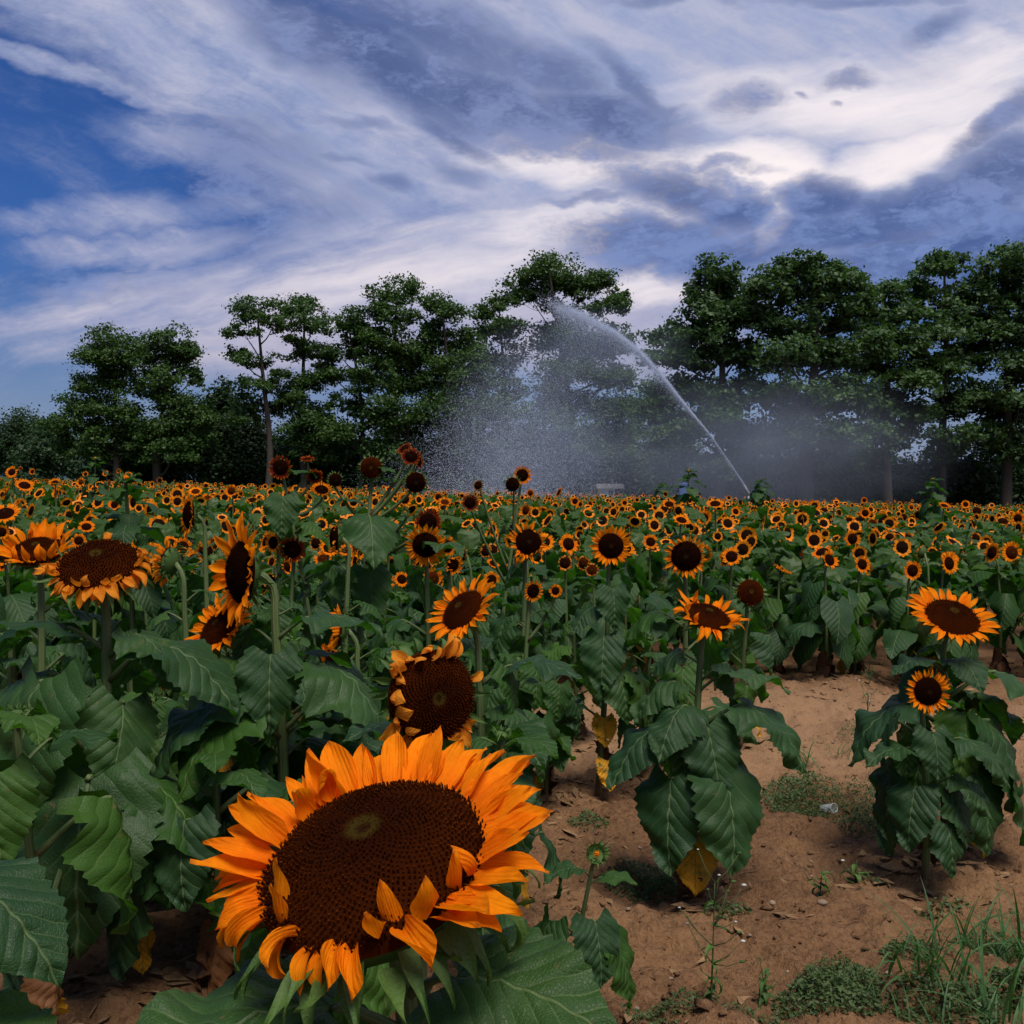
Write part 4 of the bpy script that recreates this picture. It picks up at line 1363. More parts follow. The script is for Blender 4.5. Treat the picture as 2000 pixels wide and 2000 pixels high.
# ------------------------------------------------------------------ sunflowers of the field that can be told apart: x, y, head width, how it faces
# codes: u up-facing, l / r turned, s from the side, n no petals, d red, o old
FIELD = [(1141, 1073, 33, ''), (1257, 1062, 29, ''), (1458, 1053, 46, 'ur'), (1438, 1044, 30, 'u'), (1566, 1081, 46, 'u'), (1586, 1103, 30, 'u'), (1590, 1037, 28, ''), (1561, 1027, 25, 'u'), (1665, 1052, 38, ''),
         (1712, 1044, 30, 'r'), (1771, 1055, 43, ''), (1796, 1056, 20, 'r'), (1869, 1086, 46, ''), (1850, 1071, 36, 'l'), (1905, 1051, 32, ''), (1976, 1079, 48, ''), (1948, 1088, 30, 'l'), (1617, 1071, 21, 'r'),
         (1659, 1018, 28, ''), (1704, 1023, 31, ''), (1743, 1023, 29, 'l'), (1765, 1010, 19, 'n'), (1900, 1023, 33, 'r'), (1959, 1018, 35, 'u'), (1988, 1012, 29, ''), (1908, 998, 24, 'n'), (1844, 988, 26, 'u'),
         (1886, 985, 19, ''), (1523, 1037, 36, 'sr'), (1591, 987, 22, ''), (1610, 996, 26, 'u'), (1634, 982, 22, 'r'), (1639, 1001, 22, 'r'), (1690, 1002, 24, ''), (1726, 1009, 20, ''), (1793, 1006, 22, ''),
         (1437, 999, 22, ''), (1473, 995, 22, ''), (1495, 1010, 22, 'r'), (1412, 1033, 28, 'l'), (1460, 1008, 20, 'u'), (1566, 1000, 18, 'n'), (1536, 994, 16, ''), (1688, 977, 14, ''), (1780, 991, 16, ''), (1820, 1012, 20, 'l'),
         (23, 922, 26, ''), (63, 921, 14, ''), (40, 915, 11, ''), (107, 942, 26, 'u'), (110, 964, 24, 'l'), (158, 942, 20, ''), (150, 959, 20, 'sl'), (193, 946, 20, 'u'), (184, 954, 20, 'u'), (167, 926, 13, ''),
         (206, 924, 14, ''), (232, 920, 11, ''), (251, 929, 18, ''), (213, 943, 16, 'l'), (224, 985, 30, ''), (312, 938, 16, ''), (352, 952, 18, 'r'), (382, 960, 30, 'u'), (317, 960, 17, 'l'), (452, 959, 28, ''),
         (470, 966, 19, 'l'), (492, 977, 34, 'u'), (452, 997, 30, ''), (405, 972, 26, 'u'), (320, 1018, 36, 'u'), (286, 1009, 30, 'u'), (143, 1003, 26, 'sr'), (170, 1003, 14, ''), (132, 1037, 36, 'so'), (179, 1041, 34, 'sl'),
         (10, 1003, 62, 'u'), (36, 990, 34, 'sl'), (48, 948, 40, 'ur'), (14, 965, 36, 'sl'), (791, 975, 31, ''), (856, 971, 22, ''), (869, 981, 30, 'u'), (893, 985, 20, ''), (1027, 996, 32, 'l'), (1036, 963, 18, ''),
         (1060, 999, 24, ''), (1092, 962, 26, 'sl'), (1106, 1001, 22, 'n'), (1074, 1046, 31, 'u'), (1083, 990, 15, ''), (1123, 979, 20, ''), (1153, 984, 17, 'r'), (1168, 991, 22, 'sr'), (1204, 995, 18, ''), (1220, 982, 16, ''),
         (1271, 999, 19, ''), (1307, 985, 32, 'u'), (1331, 1016, 38, 'u'), (1231, 1016, 25, 'n'), (1266, 1037, 23, ''), (1397, 984, 38, 'u'), (1375, 1011, 32, ''), (1361, 995, 18, ''), (1300, 965, 15, ''), (955, 1010, 20, 'sl'),
         (505, 985, 26, 'l'), (550, 985, 18, ''), (548, 1022, 13, ''), (525, 1010, 12, ''), (760, 955, 17, 'u'), (695, 960, 16, 'sl'), (500, 1035, 30, 'o'), (905, 1040, 18, 'r'), (1130, 1025, 14, ''), (985, 985, 16, ''), (720, 990, 15, '')]
for i, (px, py, w, code) in enumerate(FIELD):
    rng = random.Random(900 + i)
    rm = 0.056 * rng.uniform(0.92, 1.08) * (1.25 if w > 38 else 1.0)
    tot = rm * 1.66
    D = 2 * tot * FPX / (w * (1.0 if 'n' not in code else 1.25))
    az = rng.uniform(-14, 14) + (-45 if 'l' in code else 45 if 'r' in code else 0)
    if 's' in code:
        az = 75 if 'r' in code else -75
    el = rng.uniform(48, 64) if 'u' in code else rng.uniform(-2, 20)
    if 's' in code and 'u' not in code:
        el = 25
    st = 'none' if 'n' in code else 'old' if 'o' in code else rng.choice(('full', 'full', 'cup', 'full', 'old'))
    c = P(px, py, D)
    g0 = gz(c.x, c.y)
    if c.z - g0 > 1.75:                              # keep plants to a believable height: nearer and smaller
        pass
    sunflower(px, py, D, rm, az=az, el=el, style=st, red='d' in code, near=False, group='sunflowers told apart in the field', nleaf=9 if D < 14 else 7, f0=0.15 if D < 10 else 0.4, lsize=0.25, seed=900 + i, yellow=2 if D < 12 else 0)

# ------------------------------------------------------------------ the rest of the field on its rows
TAKEN = np.array([[p['b'].x, p['b'].y] for p in PLANTS])
rs = np.random.RandomState(77)
rows = []
y = 5.6
while y < 64:
    step = 0.42 if y < 20 else 0.55 if y < 35 else 0.8
    half = (y * 0.53 + 0.8)
    x = -half
    sx = 0.36 if y < 20 else 0.42 if y < 35 else 0.6
    while x < half:
        rows.append((x + rs.uniform(-0.1, 0.1), y + rs.uniform(-0.12, 0.12)))
        x += sx
    y += step
rows = np.array(rows)
px_ = 1000 + FPX * rows[:, 0] / rows[:, 1]
front = np.interp(px_, [0, 900, 1000, 1100, 1400, 2000], [5.6, 5.6, 6.0, 7.2, 8.0, 8.2])
rows = rows[rows[:, 1] > front]
keep = np.ones(len(rows), bool)
for tx, ty in TAKEN:
    d2 = (rows[:, 0] - tx) ** 2 + (rows[:, 1] - ty) ** 2
    keep &= d2 > 0.26 ** 2
rows = rows[keep]
order = np.argsort(rows[:, 1])
rows = rows[order]
LIMIT = 300
n_ind = max(0, LIMIT - len(PLANTS))


def plant_look(x, y, rng):
    g0 = gz(x, y)
    z = g0 + rng.normal(1.10, 0.10)
    if y < 9:
        z = g0 + rng.uniform(0.85, 1.08)
    az = rng.normal(-4, 32)
    el = abs(rng.normal(8, 12)) if rng.rand() < 0.75 else rng.uniform(35, 65)
    st = rng.choice(['full', 'full', 'full', 'cup', 'old', 'none'], p=[.3, .2, .15, .15, .15, .05])
    u_ = rng.rand()
    if u_ < 0.10:
        az = 180 + rng.normal(0, 40)
    elif u_ < 0.24:
        az = rng.choice([-1, 1]) * rng.uniform(60, 110)
    elif u_ < 0.30:
        el = rng.uniform(-50, -15)
    return z, az, el, st


def to_px(v):
    d = v - Vector((0, 0, EYE))
    D = d.dot(CAM_F)
    return 1000 + FPX * d.x / D, 1000 - FPX * d.dot(CAM_U) / D, D


for i in range(n_ind):
    x, y = rows[i]
    rng = np.random.RandomState(4000 + i)
    z, az, el, st = plant_look(x, y, rng)
    px, py, D = to_px(Vector((x, y, z)))
    r_ = rng.uniform(0.044, 0.062) if y > 8 else rng.uniform(0.032, 0.046)
    sunflower(px, py, D, r_, az=az, el=el, style=str(st), near=False, group='sunflowers of the dense field', nleaf=14 if y < 10.5 else 8, f0=0.12 if y < 10.5 else 0.3, lsize=0.29 if y < 10.5 else 0.25, seed=4000 + i, yellow=3 if y < 10.5 else 1)

# labels for all plants that have none yet: stretch of the field below a landmark, then how near
STRETCH = [(-900, 105, 'below the low left bushes'), (105, 280, 'below the leftmost tall tree'), (280, 420, 'below the second tall tree'), (420, 560, 'below the bare-trunked tree'),
           (560, 720, 'below the two slender trees'), (720, 850, 'below the round-topped tree'), (850, 1000, 'below the droplet curtain'), (1000, 1150, 'below the veiled trees'),
           (1150, 1300, 'below the small white shed'), (1300, 1420, 'around the tall unopened plant'), (1420, 1520, 'below the water jet'), (1520, 1700, 'below the big round tree'),
           (1700, 1850, 'around the bushy unopened plant'), (1850, 2900, 'below the rightmost trees')]
ONES = ['', 'first', 'second', 'third', 'fourth', 'fifth', 'sixth', 'seventh', 'eighth', 'ninth', 'tenth', 'eleventh', 'twelfth', 'thirteenth', 'fourteenth', 'fifteenth', 'sixteenth', 'seventeenth', 'eighteenth', 'nineteenth']
TENS = {20: 'twent', 30: 'thirt', 40: 'fort', 50: 'fift', 60: 'sixt'}


def ordinal(k):
    if k < 20:
        return ONES[k]
    t_, o_ = k // 10 * 10, k % 10
    return TENS[t_] + ('ieth' if o_ == 0 else 'y-' + ONES[o_])


for lo, hi_, where in STRETCH:
    for headless in (False, True):
        got = sorted((p for p in PLANTS if p['label'] is None and p['headless'] == headless and lo <= p['px'] < hi_), key=lambda p: p['D'])
        for k, p in enumerate(got, 1):
            near = 'nearest' if k == 1 else ordinal(k) + ' nearest'
            if headless:
                lab = f'leafy stalk without bloom {where}, {near} such'
            else:
                look = 'bare-disc' if p['style'] == 'none' else 'upturned' if p['el'] > 32 else 'left-facing' if p['az'] < -35 else 'right-facing' if p['az'] > 35 else 'fading' if p['style'] == 'old' else 'bright orange'
                lab = f'{look} sunflower in the field {where}, {near} there'
            p['o']['label'] = lab

# everything farther back is one mass nobody could count
far = rows[n_ind:]


def arr(me):
    """Triangles of a shared mesh as arrays."""
    me.calc_loop_triangles()
    v = np.empty(len(me.vertices) * 3, np.float32)
    me.vertices.foreach_get('co', v)
    tr = np.empty(len(me.loop_triangles) * 3, np.int32)
    me.loop_triangles.foreach_get('vertices', tr)
    return v.reshape(-1, 3), tr.reshape(-1, 3)


def tiny_ring(seed, n=13, plen=0.66, cup=0.15):
    rng = random.Random(seed)
    V, Fc = [], []
    for k in range(n):
        a = 2 * math.pi * k / n
        V.append((0.9 * math.cos(a), 0.9 * math.sin(a), 0))
    for k in range(n):
        a = 2 * math.pi * (k + 0.5) / n
        L = 0.9 + plen * rng.uniform(0.8, 1.1)
        e = cup + rng.uniform(-0.2, 0.3)
        hw = math.pi / n * 1.05
        o = len(V)
        V += [((L - 0.25) * math.cos(a - hw), (L - 0.25) * math.sin(a - hw), 0.4 * e), ((L - 0.25) * math.cos(a + hw), (L - 0.25) * math.sin(a + hw), 0.4 * e), (L * math.cos(a), L * math.sin(a), 0.7 * e)]
        Fc += [(k, (k + 1) % n, o + 1), (k, o + 1, o), (o, o + 1, o + 2)]
    return np.array(V, np.float32), np.array(Fc, np.int32)


def tiny_disc(n=9):
    V = [(0, 0, 0.3)] + [(math.cos(2 * math.pi * k / n), math.sin(2 * math.pi * k / n), 0.05) for k in range(n)] + [(0, 0, -0.4)]
    Fc = [(0, 1 + k, 1 + (k + 1) % n) for k in range(n)] + [(n + 1, 1 + (k + 1) % n, 1 + k) for k in range(n)]
    return np.array(V, np.float32), np.array(Fc, np.int32)


rings_a = [tiny_ring(i, 13, 0.66, c) for i, c in enumerate((0.1, 0.2, 0.5, 0.15))]
disc_a = tiny_disc()
leaf_a = [arr(d['leaf'][0]) for k in ('flat', 'mid', 'hang') for d in LEAVES[('lo', k)]]


def small_leaf(seed):
    rng = random.Random(seed)
    d = rng.uniform(0.2, 0.9)
    V = [(0, 0.3, 0.25), (-0.36, 0.5, 0.28 - 0.2 * d), (0.36, 0.5, 0.3 - 0.2 * d), (-0.25, 0.95, 0.15 - 0.4 * d), (0.25, 0.95, 0.1 - 0.4 * d), (0, 1.3, -0.05 - 0.8 * d)]
    return np.array(V, np.float32), np.array([(0, 2, 1), (1, 2, 4), (1, 4, 3), (3, 4, 5)], np.int32)


leaf_b = [small_leaf(i) for i in range(6)]
VV, FF, MI = [], [], []
off = 0


def push(v, f, M, mi):
    global off
    VV.append(v @ M[:3, :3].T + M[:3, 3])
    FF.append(f + off)
    MI.append(np.full(len(f), mi, np.int32))
    off += len(v)


for i, (x, y) in enumerate(far):
    rng = np.random.RandomState(9000 + i)
    g0 = gz(x, y)
    if rng.rand() < 0.05:
        continue
    z, az, el, st = plant_look(x, y, rng)
    r_ = rng.uniform(0.032, 0.062) * (1.0 if y < 35 else 1.1)
    M = np.array(head_matrix(Vector((x, y, z)), face_dir(R(az), R(el)), r_, rng.uniform(0, 6)))
    if rng.rand() > (0.2 if y < 12 else 0.5):
        if st != 'none':
            push(*rings_a[rng.randint(4)], M, 0)
        push(*disc_a, M, 1)
    nl = 7 if y < 24 else 5
    pool = leaf_a if y < 15 else leaf_b
    for k in range(nl):
        a = 137.5 * k + rng.uniform(0, 60) + i * 40
        zz = z - 0.08 - 0.5 * (k / nl) * (1 if y < 24 else 0.7)
        s = rng.uniform(0.17, 0.27)
        Ml = np.array(Matrix.Translation((x, y, zz)) @ Matrix.Rotation(R(a), 4, 'Z') @ Matrix.Scale(s, 4))
        push(*pool[rng.randint(len(pool))], Ml, 2)
me = big_mesh('sunflower_field', np.concatenate(VV), np.concatenate(FF), [MAT['petal_far'], MAT['disc_dark'], MAT['leaf_far']], np.concatenate(MI))
tag(obj('sunflower_field', me), 'far mass of small orange sunflowers stretching back to the trees', 'sunflowers', kind='stuff')

# ------------------------------------------------------------------ trees
def foliage(pads, D, leaf, cov, seed, depth=1.0, flat=0.55):
    """Leaf quads in clumps through each pad's volume. pads: (px, py, rx, ry) at distance D."""
    rs = np.random.RandomState(seed)
    k = D / FPX
    Vs = []
    centers = []
    for (px, py, rx, ry) in pads:
        dz = rs.uniform(-1, 1) * rx * k * 0.9 * depth
        c = np.array(P(px, py, D + dz))
        centers.append(c)
        a = np.array([rx * k, rx * k * depth, ry * k])
        a = a * np.array([1.08, 1.08, 1.45])
        n = int(math.pi * a[0] * a[2] / (leaf * leaf * 0.45) * cov)
        nsub = max(9, int(a[0] * a[2] * 9))
        # clump centres: mostly on the upper shell
        u = rs.normal(size=(nsub, 3))
        u /= np.linalg.norm(u, axis=1)[:, None]
        u[:, 2] = np.where(u[:, 2] < -0.35, -u[:, 2], u[:, 2])
        sub = u * (rs.uniform(0.35, 1.0, (nsub, 1)) ** 0.6) * a
        sub += rs.normal(0, 0.12, sub.shape) * a
        which = rs.randint(nsub, size=n)
        cr = 0.42 * (a[0] * a[2]) ** 0.5
        p = sub[which] + rs.normal(size=(n, 3)) * np.array([cr, cr, cr * flat]) * 0.62
        p += c
        sz = leaf * rs.uniform(0.6, 1.35, n)
        # leaf plane: normals lean up and outwards
        nr = rs.normal(size=(n, 3)) * 0.75 + np.array([0, 0, 0.8]) + (p - c) / a * 0.35
        nr /= np.linalg.norm(nr, axis=1)[:, None]
        tv = np.cross(nr, rs.normal(size=(n, 3)))
        tv /= np.linalg.norm(tv, axis=1)[:, None] + 1e-9
        bv = np.cross(nr, tv)
        l = sz[:, None]
        q = np.stack([p - tv * l * 0.6, p + bv * l * 0.36 - nr * l * 0.05, p + tv * l * 0.6, p - bv * l * 0.36 - nr * l * 0.05], 1)
        Vs.append(q.reshape(-1, 3))
    V = np.concatenate(Vs)
    Fq = np.arange(len(V)).reshape(-1, 4)
    return V, Fq, centers


def tree(label, tx, D, pads, mat='tree_leaf', leaf=0.21, cov=3.8, r=0.28, seed=1, name='tree', cat='tree', group=None, trunk_top=None, depth=1.0, flat=0.55, limbs=True, lean=0.0, fill=2):
    rng = random.Random(seed)
    base = P(tx, 960, D)
    base.z = gz(base.x, base.y) - 0.1
    root = bpy.data.objects.new(name, None)
    COL.objects.link(root)
    root.location = base
    fillers = []
    for (ax, ay, bx, by) in pads:
        for q in range(fill):
            fillers.append((ax + rng.uniform(-0.7, 0.7) * bx, min(965, ay + rng.uniform(0.1, 1.3) * by), bx * rng.uniform(0.6, 0.95), by * rng.uniform(0.7, 1.0)))
    V, Fq, cs = foliage(pads + fillers, D, leaf, cov, seed, depth, flat)
    cs = cs[:len(pads)]
    V = V - np.array(base)
    obj('crown', big_mesh('crown', V, Fq, MAT[mat]), root)
    m = MB()
    cs = [Vector(c) - base for c in cs]
    top = max(cs, key=lambda c: c.z)
    ctrl = [Vector((0, 0, 0)), Vector((rng.uniform(-.2, .2), 0, top.z * 0.3)), Vector((top.x * 0.3 + rng.uniform(-.3, .3), top.y * 0.3, top.z * 0.62)), top]
    path = spline(ctrl, 14)
    m.tube(path, [r * (1.25 - 0.2 * min(i, 1)) * (1 - 0.9 * (i / 13) ** 1.2) + 0.03 for i in range(14)], n=8)
    if limbs:
        for c in cs:
            if c is top:
                continue
            # leave the trunk below the pad and rise into it
            zz = max(top.z * 0.16, c.z - 0.5 * math.hypot(c.x, c.y) - 0.6)
            k = min(range(14), key=lambda i: abs(path[i].z - zz))
            a = path[k]
            mid = a.lerp(c, 0.5) + Vector((rng.uniform(-.2, .2), rng.uniform(-.2, .2), rng.uniform(-0.5, 0.1)))
            bp = spline([a, mid, c], 6)
            rr = max(0.05, r * 0.42 * (1 - k / 16))
            m.tube(bp, [rr * (1 - 0.8 * i / 5) + 0.015 for i in range(6)], n=5)
            for q in range(3):
                e = c + Vector((rng.uniform(-1, 1), rng.uniform(-1, 1), rng.uniform(-0.3, 0.7))) * 1.3
                m.tube([bp[4], bp[4].lerp(e, 0.5) + Vector((0, 0, -0.1)), e], [rr * 0.35, rr * 0.25, 0.012], n=4)
    obj('trunk', m.mesh('trunk', MAT['bark']), root)
    tag(root, label, cat, group)
    return root


GT = 'tall trees behind the field'
tree('leftmost tall tree with layered crown sweeping low to the left', 228, 78, [(222, 672, 44, 20), (198, 706, 42, 20), (252, 704, 32, 18), (188, 745, 44, 20), (240, 748, 38, 18), (165, 788, 44, 20), (218, 796, 46, 18), (140, 828, 34, 20), (195, 842, 46, 22), (248, 836, 30, 20), (128, 866, 22, 14), (178, 880, 40, 14), (258, 872, 24, 16)], seed=1, group=GT)
tree('second tall tree with round top right beside the leftmost one', 310, 77, [(332, 668, 44, 19), (300, 694, 34, 18), (362, 700, 26, 20), (328, 730, 52, 18), (378, 736, 16, 10), (300, 768, 34, 18), (350, 794, 46, 22), (392, 818, 28, 18), (322, 836, 46, 22), (382, 858, 38, 20), (284, 862, 30, 22), (340, 884, 44, 16)], seed=2, r=0.34, group=GT)
tree('slim tall tree with flat tiers on a long bare trunk', 523, 76, [(502, 607, 44, 20), (534, 636, 30, 15), (476, 652, 28, 12), (462, 690, 26, 9), (500, 706, 42, 11), (547, 734, 22, 9), (505, 756, 44, 13), (478, 790, 30, 16), (536, 796, 24, 11), (488, 824, 32, 15)], seed=3, cov=3.8, fill=1, group=GT, r=0.25)
tree('slender tree with small domed top, left one of the two', 596, 77, [(595, 604, 40, 17), (606, 636, 40, 14), (580, 664, 26, 10), (602, 692, 46, 13), (632, 716, 20, 12), (602, 750, 38, 16), (576, 784, 34, 20), (612, 824, 50, 24), (572, 858, 36, 22), (634, 868, 38, 20)], seed=4, cov=3.6, group=GT, r=0.25)
tree('slender tree leaning crown to the left, right one of the two', 704, 76, [(678, 624, 36, 17), (692, 656, 28, 16), (664, 694, 34, 14), (704, 684, 18, 16), (646, 730, 38, 13), (690, 740, 28, 12), (670, 786, 30, 15), (654, 846, 40, 26), (700, 800, 18, 12)], seed=5, cov=3.3, group=GT, r=0.2)
tree('tall tree with round dome top above a broad dark crown', 776, 75, [(776, 567, 42, 19), (734, 603, 28, 11), (778, 618, 44, 13), (762, 658, 46, 17), (744, 698, 40, 18), (792, 696, 46, 20), (738, 748, 40, 22), (792, 758, 52, 25), (748, 808, 46, 25), (802, 828, 46, 26), (762, 872, 52, 22)], seed=6, group=GT, r=0.3)
tree('bushy tree with rounded top right of the dome-topped tree', 884, 75, [(864, 606, 40, 22), (858, 648, 34, 16), (894, 662, 34, 17), (850, 690, 48, 20), (912, 698, 40, 20), (872, 738, 56, 24), (932, 738, 40, 22), (880, 790, 52, 26), (942, 800, 40, 26), (892, 850, 52, 26), (942, 872, 46, 22)], seed=7, group=GT, r=0.28)
tree('thin pale tree veiled by the falling spray', 990, 78, [(975, 604, 36, 18), (958, 640, 38, 16), (1002, 648, 38, 18), (988, 700, 44, 22), (972, 760, 44, 24), (1002, 830, 50, 28), (984, 890, 52, 22)], seed=8, cov=3.0, group=GT, r=0.22)
tree('tallest middle tree whose flat-topped crown rises above the jet', 1120, 78, [(1073, 532, 54, 22), (1048, 562, 42, 14), (1116, 558, 34, 17), (1172, 562, 44, 19), (1206, 582, 20, 14), (1190, 602, 38, 12), (1040, 588, 38, 13), (1092, 604, 34, 11), (1130, 640, 50, 20), (1202, 654, 34, 14), (1080, 670, 50, 24), (1150, 690, 54, 22), (1212, 680, 28, 15), (1102, 730, 54, 25), (1180, 740, 50, 25), (1120, 800, 60, 28), (1190, 810, 50, 26), (1102, 870, 60, 28), (1182, 880, 56, 26)], seed=9, group=GT, r=0.36)
tree('low dark tree in the gap behind the jet', 1280, 84, [(1290, 772, 44, 22), (1246, 800, 42, 20), (1302, 828, 50, 26), (1240, 858, 50, 26), (1312, 890, 50, 26), (1252, 920, 52, 22)], seed=10, group=GT, r=0.25)
GM = 'broad trees on the right'
M_ = dict(mat='maple_leaf', leaf=0.265, cov=3.8, fill=3, depth=1.4, group=GM, flat=0.5)
tree('broad tree with a round knob of crown left of the big maple', 1405, 66, [(1402, 536, 40, 22), (1384, 574, 40, 18), (1426, 566, 26, 18), (1392, 616, 58, 22), (1334, 648, 52, 20), (1456, 620, 46, 22), (1300, 690, 42, 18), (1372, 690, 56, 24), (1450, 690, 52, 24), (1358, 758, 60, 25), (1444, 768, 58, 26), (1312, 770, 36, 18), (1400, 836, 58, 26), (1340, 830, 40, 22), (1470, 850, 44, 24), (1420, 905, 46, 20)], seed=11, r=0.35, **M_)
tree('biggest broad tree with dense layered crown on the right', 1575, 64, [(1552, 526, 44, 20), (1602, 524, 34, 18), (1500, 556, 42, 22), (1650, 558, 44, 22), (1582, 570, 52, 24), (1474, 600, 30, 20), (1540, 630, 56, 24), (1622, 622, 56, 24), (1690, 600, 36, 20), (1530, 700, 58, 25), (1622, 694, 60, 26), (1690, 670, 44, 22), (1552, 780, 62, 26), (1650, 770, 60, 26), (1490, 770, 40, 20), (1572, 852, 60, 25), (1660, 850, 56, 25), (1520, 862, 40, 20), (1620, 905, 44, 18)], seed=12, r=0.5, **M_)
tree('broad tree filling the space between the big maple and the right edge', 1735, 68, [(1728, 574, 36, 20), (1760, 610, 36, 20), (1706, 640, 44, 22), (1762, 668, 46, 22), (1720, 712, 50, 24), (1780, 744, 44, 22), (1722, 782, 50, 25), (1790, 812, 40, 22), (1740, 850, 52, 24), (1700, 890, 36, 18)], seed=13, r=0.35, **M_)
tree('open-crowned tree with feathery top near the right edge', 1840, 70, [(1844, 516, 42, 18), (1806, 566, 36, 18), (1884, 574, 38, 18), (1832, 606, 46, 18), (1900, 630, 46, 20), (1840, 652, 48, 22), (1884, 700, 50, 24), (1826, 722, 40, 20), (1838, 800, 44, 22), (1890, 780, 46, 24), (1860, 866, 46, 22)], seed=14, r=0.33, **M_)
tree('tall tree cut off by the right edge', 1965, 69, [(1968, 508, 48, 20), (1922, 538, 38, 18), (2006, 556, 50, 26), (1954, 592, 50, 24), (2010, 640, 50, 28), (1938, 660, 46, 22), (1972, 716, 54, 26), (2030, 730, 50, 28), (1938, 772, 46, 22), (1990, 800, 52, 26), (1932, 846, 42, 22), (1992, 874, 50, 24)], seed=15, r=0.36, **M_)
# undergrowth at the foot of the trees
GB = 'bushes at the foot of the trees'
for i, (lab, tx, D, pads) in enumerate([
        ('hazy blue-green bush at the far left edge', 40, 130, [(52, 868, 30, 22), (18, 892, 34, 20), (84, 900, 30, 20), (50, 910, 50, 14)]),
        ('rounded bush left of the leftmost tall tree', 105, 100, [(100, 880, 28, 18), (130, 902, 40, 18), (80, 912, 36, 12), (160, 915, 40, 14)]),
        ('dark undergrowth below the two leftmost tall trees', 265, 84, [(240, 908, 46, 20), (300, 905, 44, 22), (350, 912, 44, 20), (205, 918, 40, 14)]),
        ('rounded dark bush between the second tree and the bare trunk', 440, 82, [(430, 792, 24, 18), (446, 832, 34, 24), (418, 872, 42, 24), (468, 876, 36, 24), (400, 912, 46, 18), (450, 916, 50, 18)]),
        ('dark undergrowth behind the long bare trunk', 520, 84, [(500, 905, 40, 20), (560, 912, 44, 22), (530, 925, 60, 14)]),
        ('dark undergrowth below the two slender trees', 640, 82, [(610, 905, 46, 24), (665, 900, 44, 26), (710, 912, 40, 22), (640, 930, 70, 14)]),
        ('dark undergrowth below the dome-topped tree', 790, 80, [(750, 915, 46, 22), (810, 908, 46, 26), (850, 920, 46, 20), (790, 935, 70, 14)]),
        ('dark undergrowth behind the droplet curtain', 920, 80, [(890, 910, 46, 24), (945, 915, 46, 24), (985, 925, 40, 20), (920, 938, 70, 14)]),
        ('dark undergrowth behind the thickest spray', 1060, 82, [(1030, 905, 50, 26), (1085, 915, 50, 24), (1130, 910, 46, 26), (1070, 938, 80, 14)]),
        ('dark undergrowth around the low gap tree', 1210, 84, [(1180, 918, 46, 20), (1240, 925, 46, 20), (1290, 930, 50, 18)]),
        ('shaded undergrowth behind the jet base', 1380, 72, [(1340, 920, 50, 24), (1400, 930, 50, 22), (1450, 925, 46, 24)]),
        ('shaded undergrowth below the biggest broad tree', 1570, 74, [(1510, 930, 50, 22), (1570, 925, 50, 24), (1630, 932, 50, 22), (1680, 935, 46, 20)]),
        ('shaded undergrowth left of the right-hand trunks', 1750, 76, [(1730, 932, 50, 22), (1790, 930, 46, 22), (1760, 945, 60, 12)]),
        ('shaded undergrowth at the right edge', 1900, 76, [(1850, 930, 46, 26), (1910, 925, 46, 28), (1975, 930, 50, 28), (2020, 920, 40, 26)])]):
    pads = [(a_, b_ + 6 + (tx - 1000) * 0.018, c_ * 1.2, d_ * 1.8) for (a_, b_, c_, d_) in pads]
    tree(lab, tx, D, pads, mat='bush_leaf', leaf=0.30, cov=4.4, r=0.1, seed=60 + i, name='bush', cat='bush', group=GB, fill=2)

# ------------------------------------------------------------------ shed and blue cabin behind the field
def boxm(m, x0, x1, y0, y1, z0, z1):
    V = [(x0, y0, z0), (x1, y0, z0), (x1, y1, z0), (x0, y1, z0), (x0, y0, z1), (x1, y0, z1), (x1, y1, z1), (x0, y1, z1)]
    m.add(V, [(0, 3, 2, 1), (4, 5, 6, 7), (0, 1, 5, 4), (1, 2, 6, 5), (2, 3, 7, 6), (3, 0, 4, 7)])


MAT['white_wall'] = plain('white painted boards', (0.5, 0.5, 0.5), 0.6, 0.3, 0.08, 2.0)
MAT['roof'] = plain('dark roofing felt', (0.10, 0.095, 0.095), 0.85, 0.2, 0.2, 1.0)
MAT['blue'] = plain('blue plastic panel', (0.02, 0.06, 0.22), 0.45, 0.4, 0.1, 2.0)
MAT['steel'] = plain('galvanised steel', (0.16, 0.165, 0.17), 0.4, 0.5, 0.15, 6.0)
c = P(1186, 960, 72)
c.z = gz(c.x, c.y)
s_root = bpy.data.objects.new('shed', None)
COL.objects.link(s_root)
s_root.location = c
m = MB(); boxm(m, -0.6, 0.55, 0, 1.6, -0.1, 1.62); obj('wall', m.mesh('wall', MAT['white_wall'], False), s_root)
m = MB()
m.add([(-0.75, -0.2, 1.6), (1.2, -0.2, 1.6), (1.2, 0.8, 1.95), (-0.75, 0.8, 1.95), (1.2, 1.8, 1.6), (-0.75, 1.8, 1.6)], [(0, 1, 2, 3), (3, 2, 4, 5), (0, 3, 5), (1, 4, 2)])
obj('roof', m.mesh('roof', MAT['roof'], False), s_root)
m = MB(); boxm(m, 0.1, 0.42, -0.04, -0.002, 0, 1.45); obj('door', m.mesh('door', MAT['roof'], False), s_root)
tag(s_root, 'small white shed with dark roof at the foot of the trees', 'shed')
c = P(1339, 960, 60)
c.z = gz(c.x, c.y)
t_root = bpy.data.objects.new('portable_cabin', None)
COL.objects.link(t_root)
t_root.location = c
m = MB(); boxm(m, -0.32, 0.32, 0, 0.7, 0, 1.95); obj('wall', m.mesh('wall', MAT['blue'], False), t_root)
m = MB()
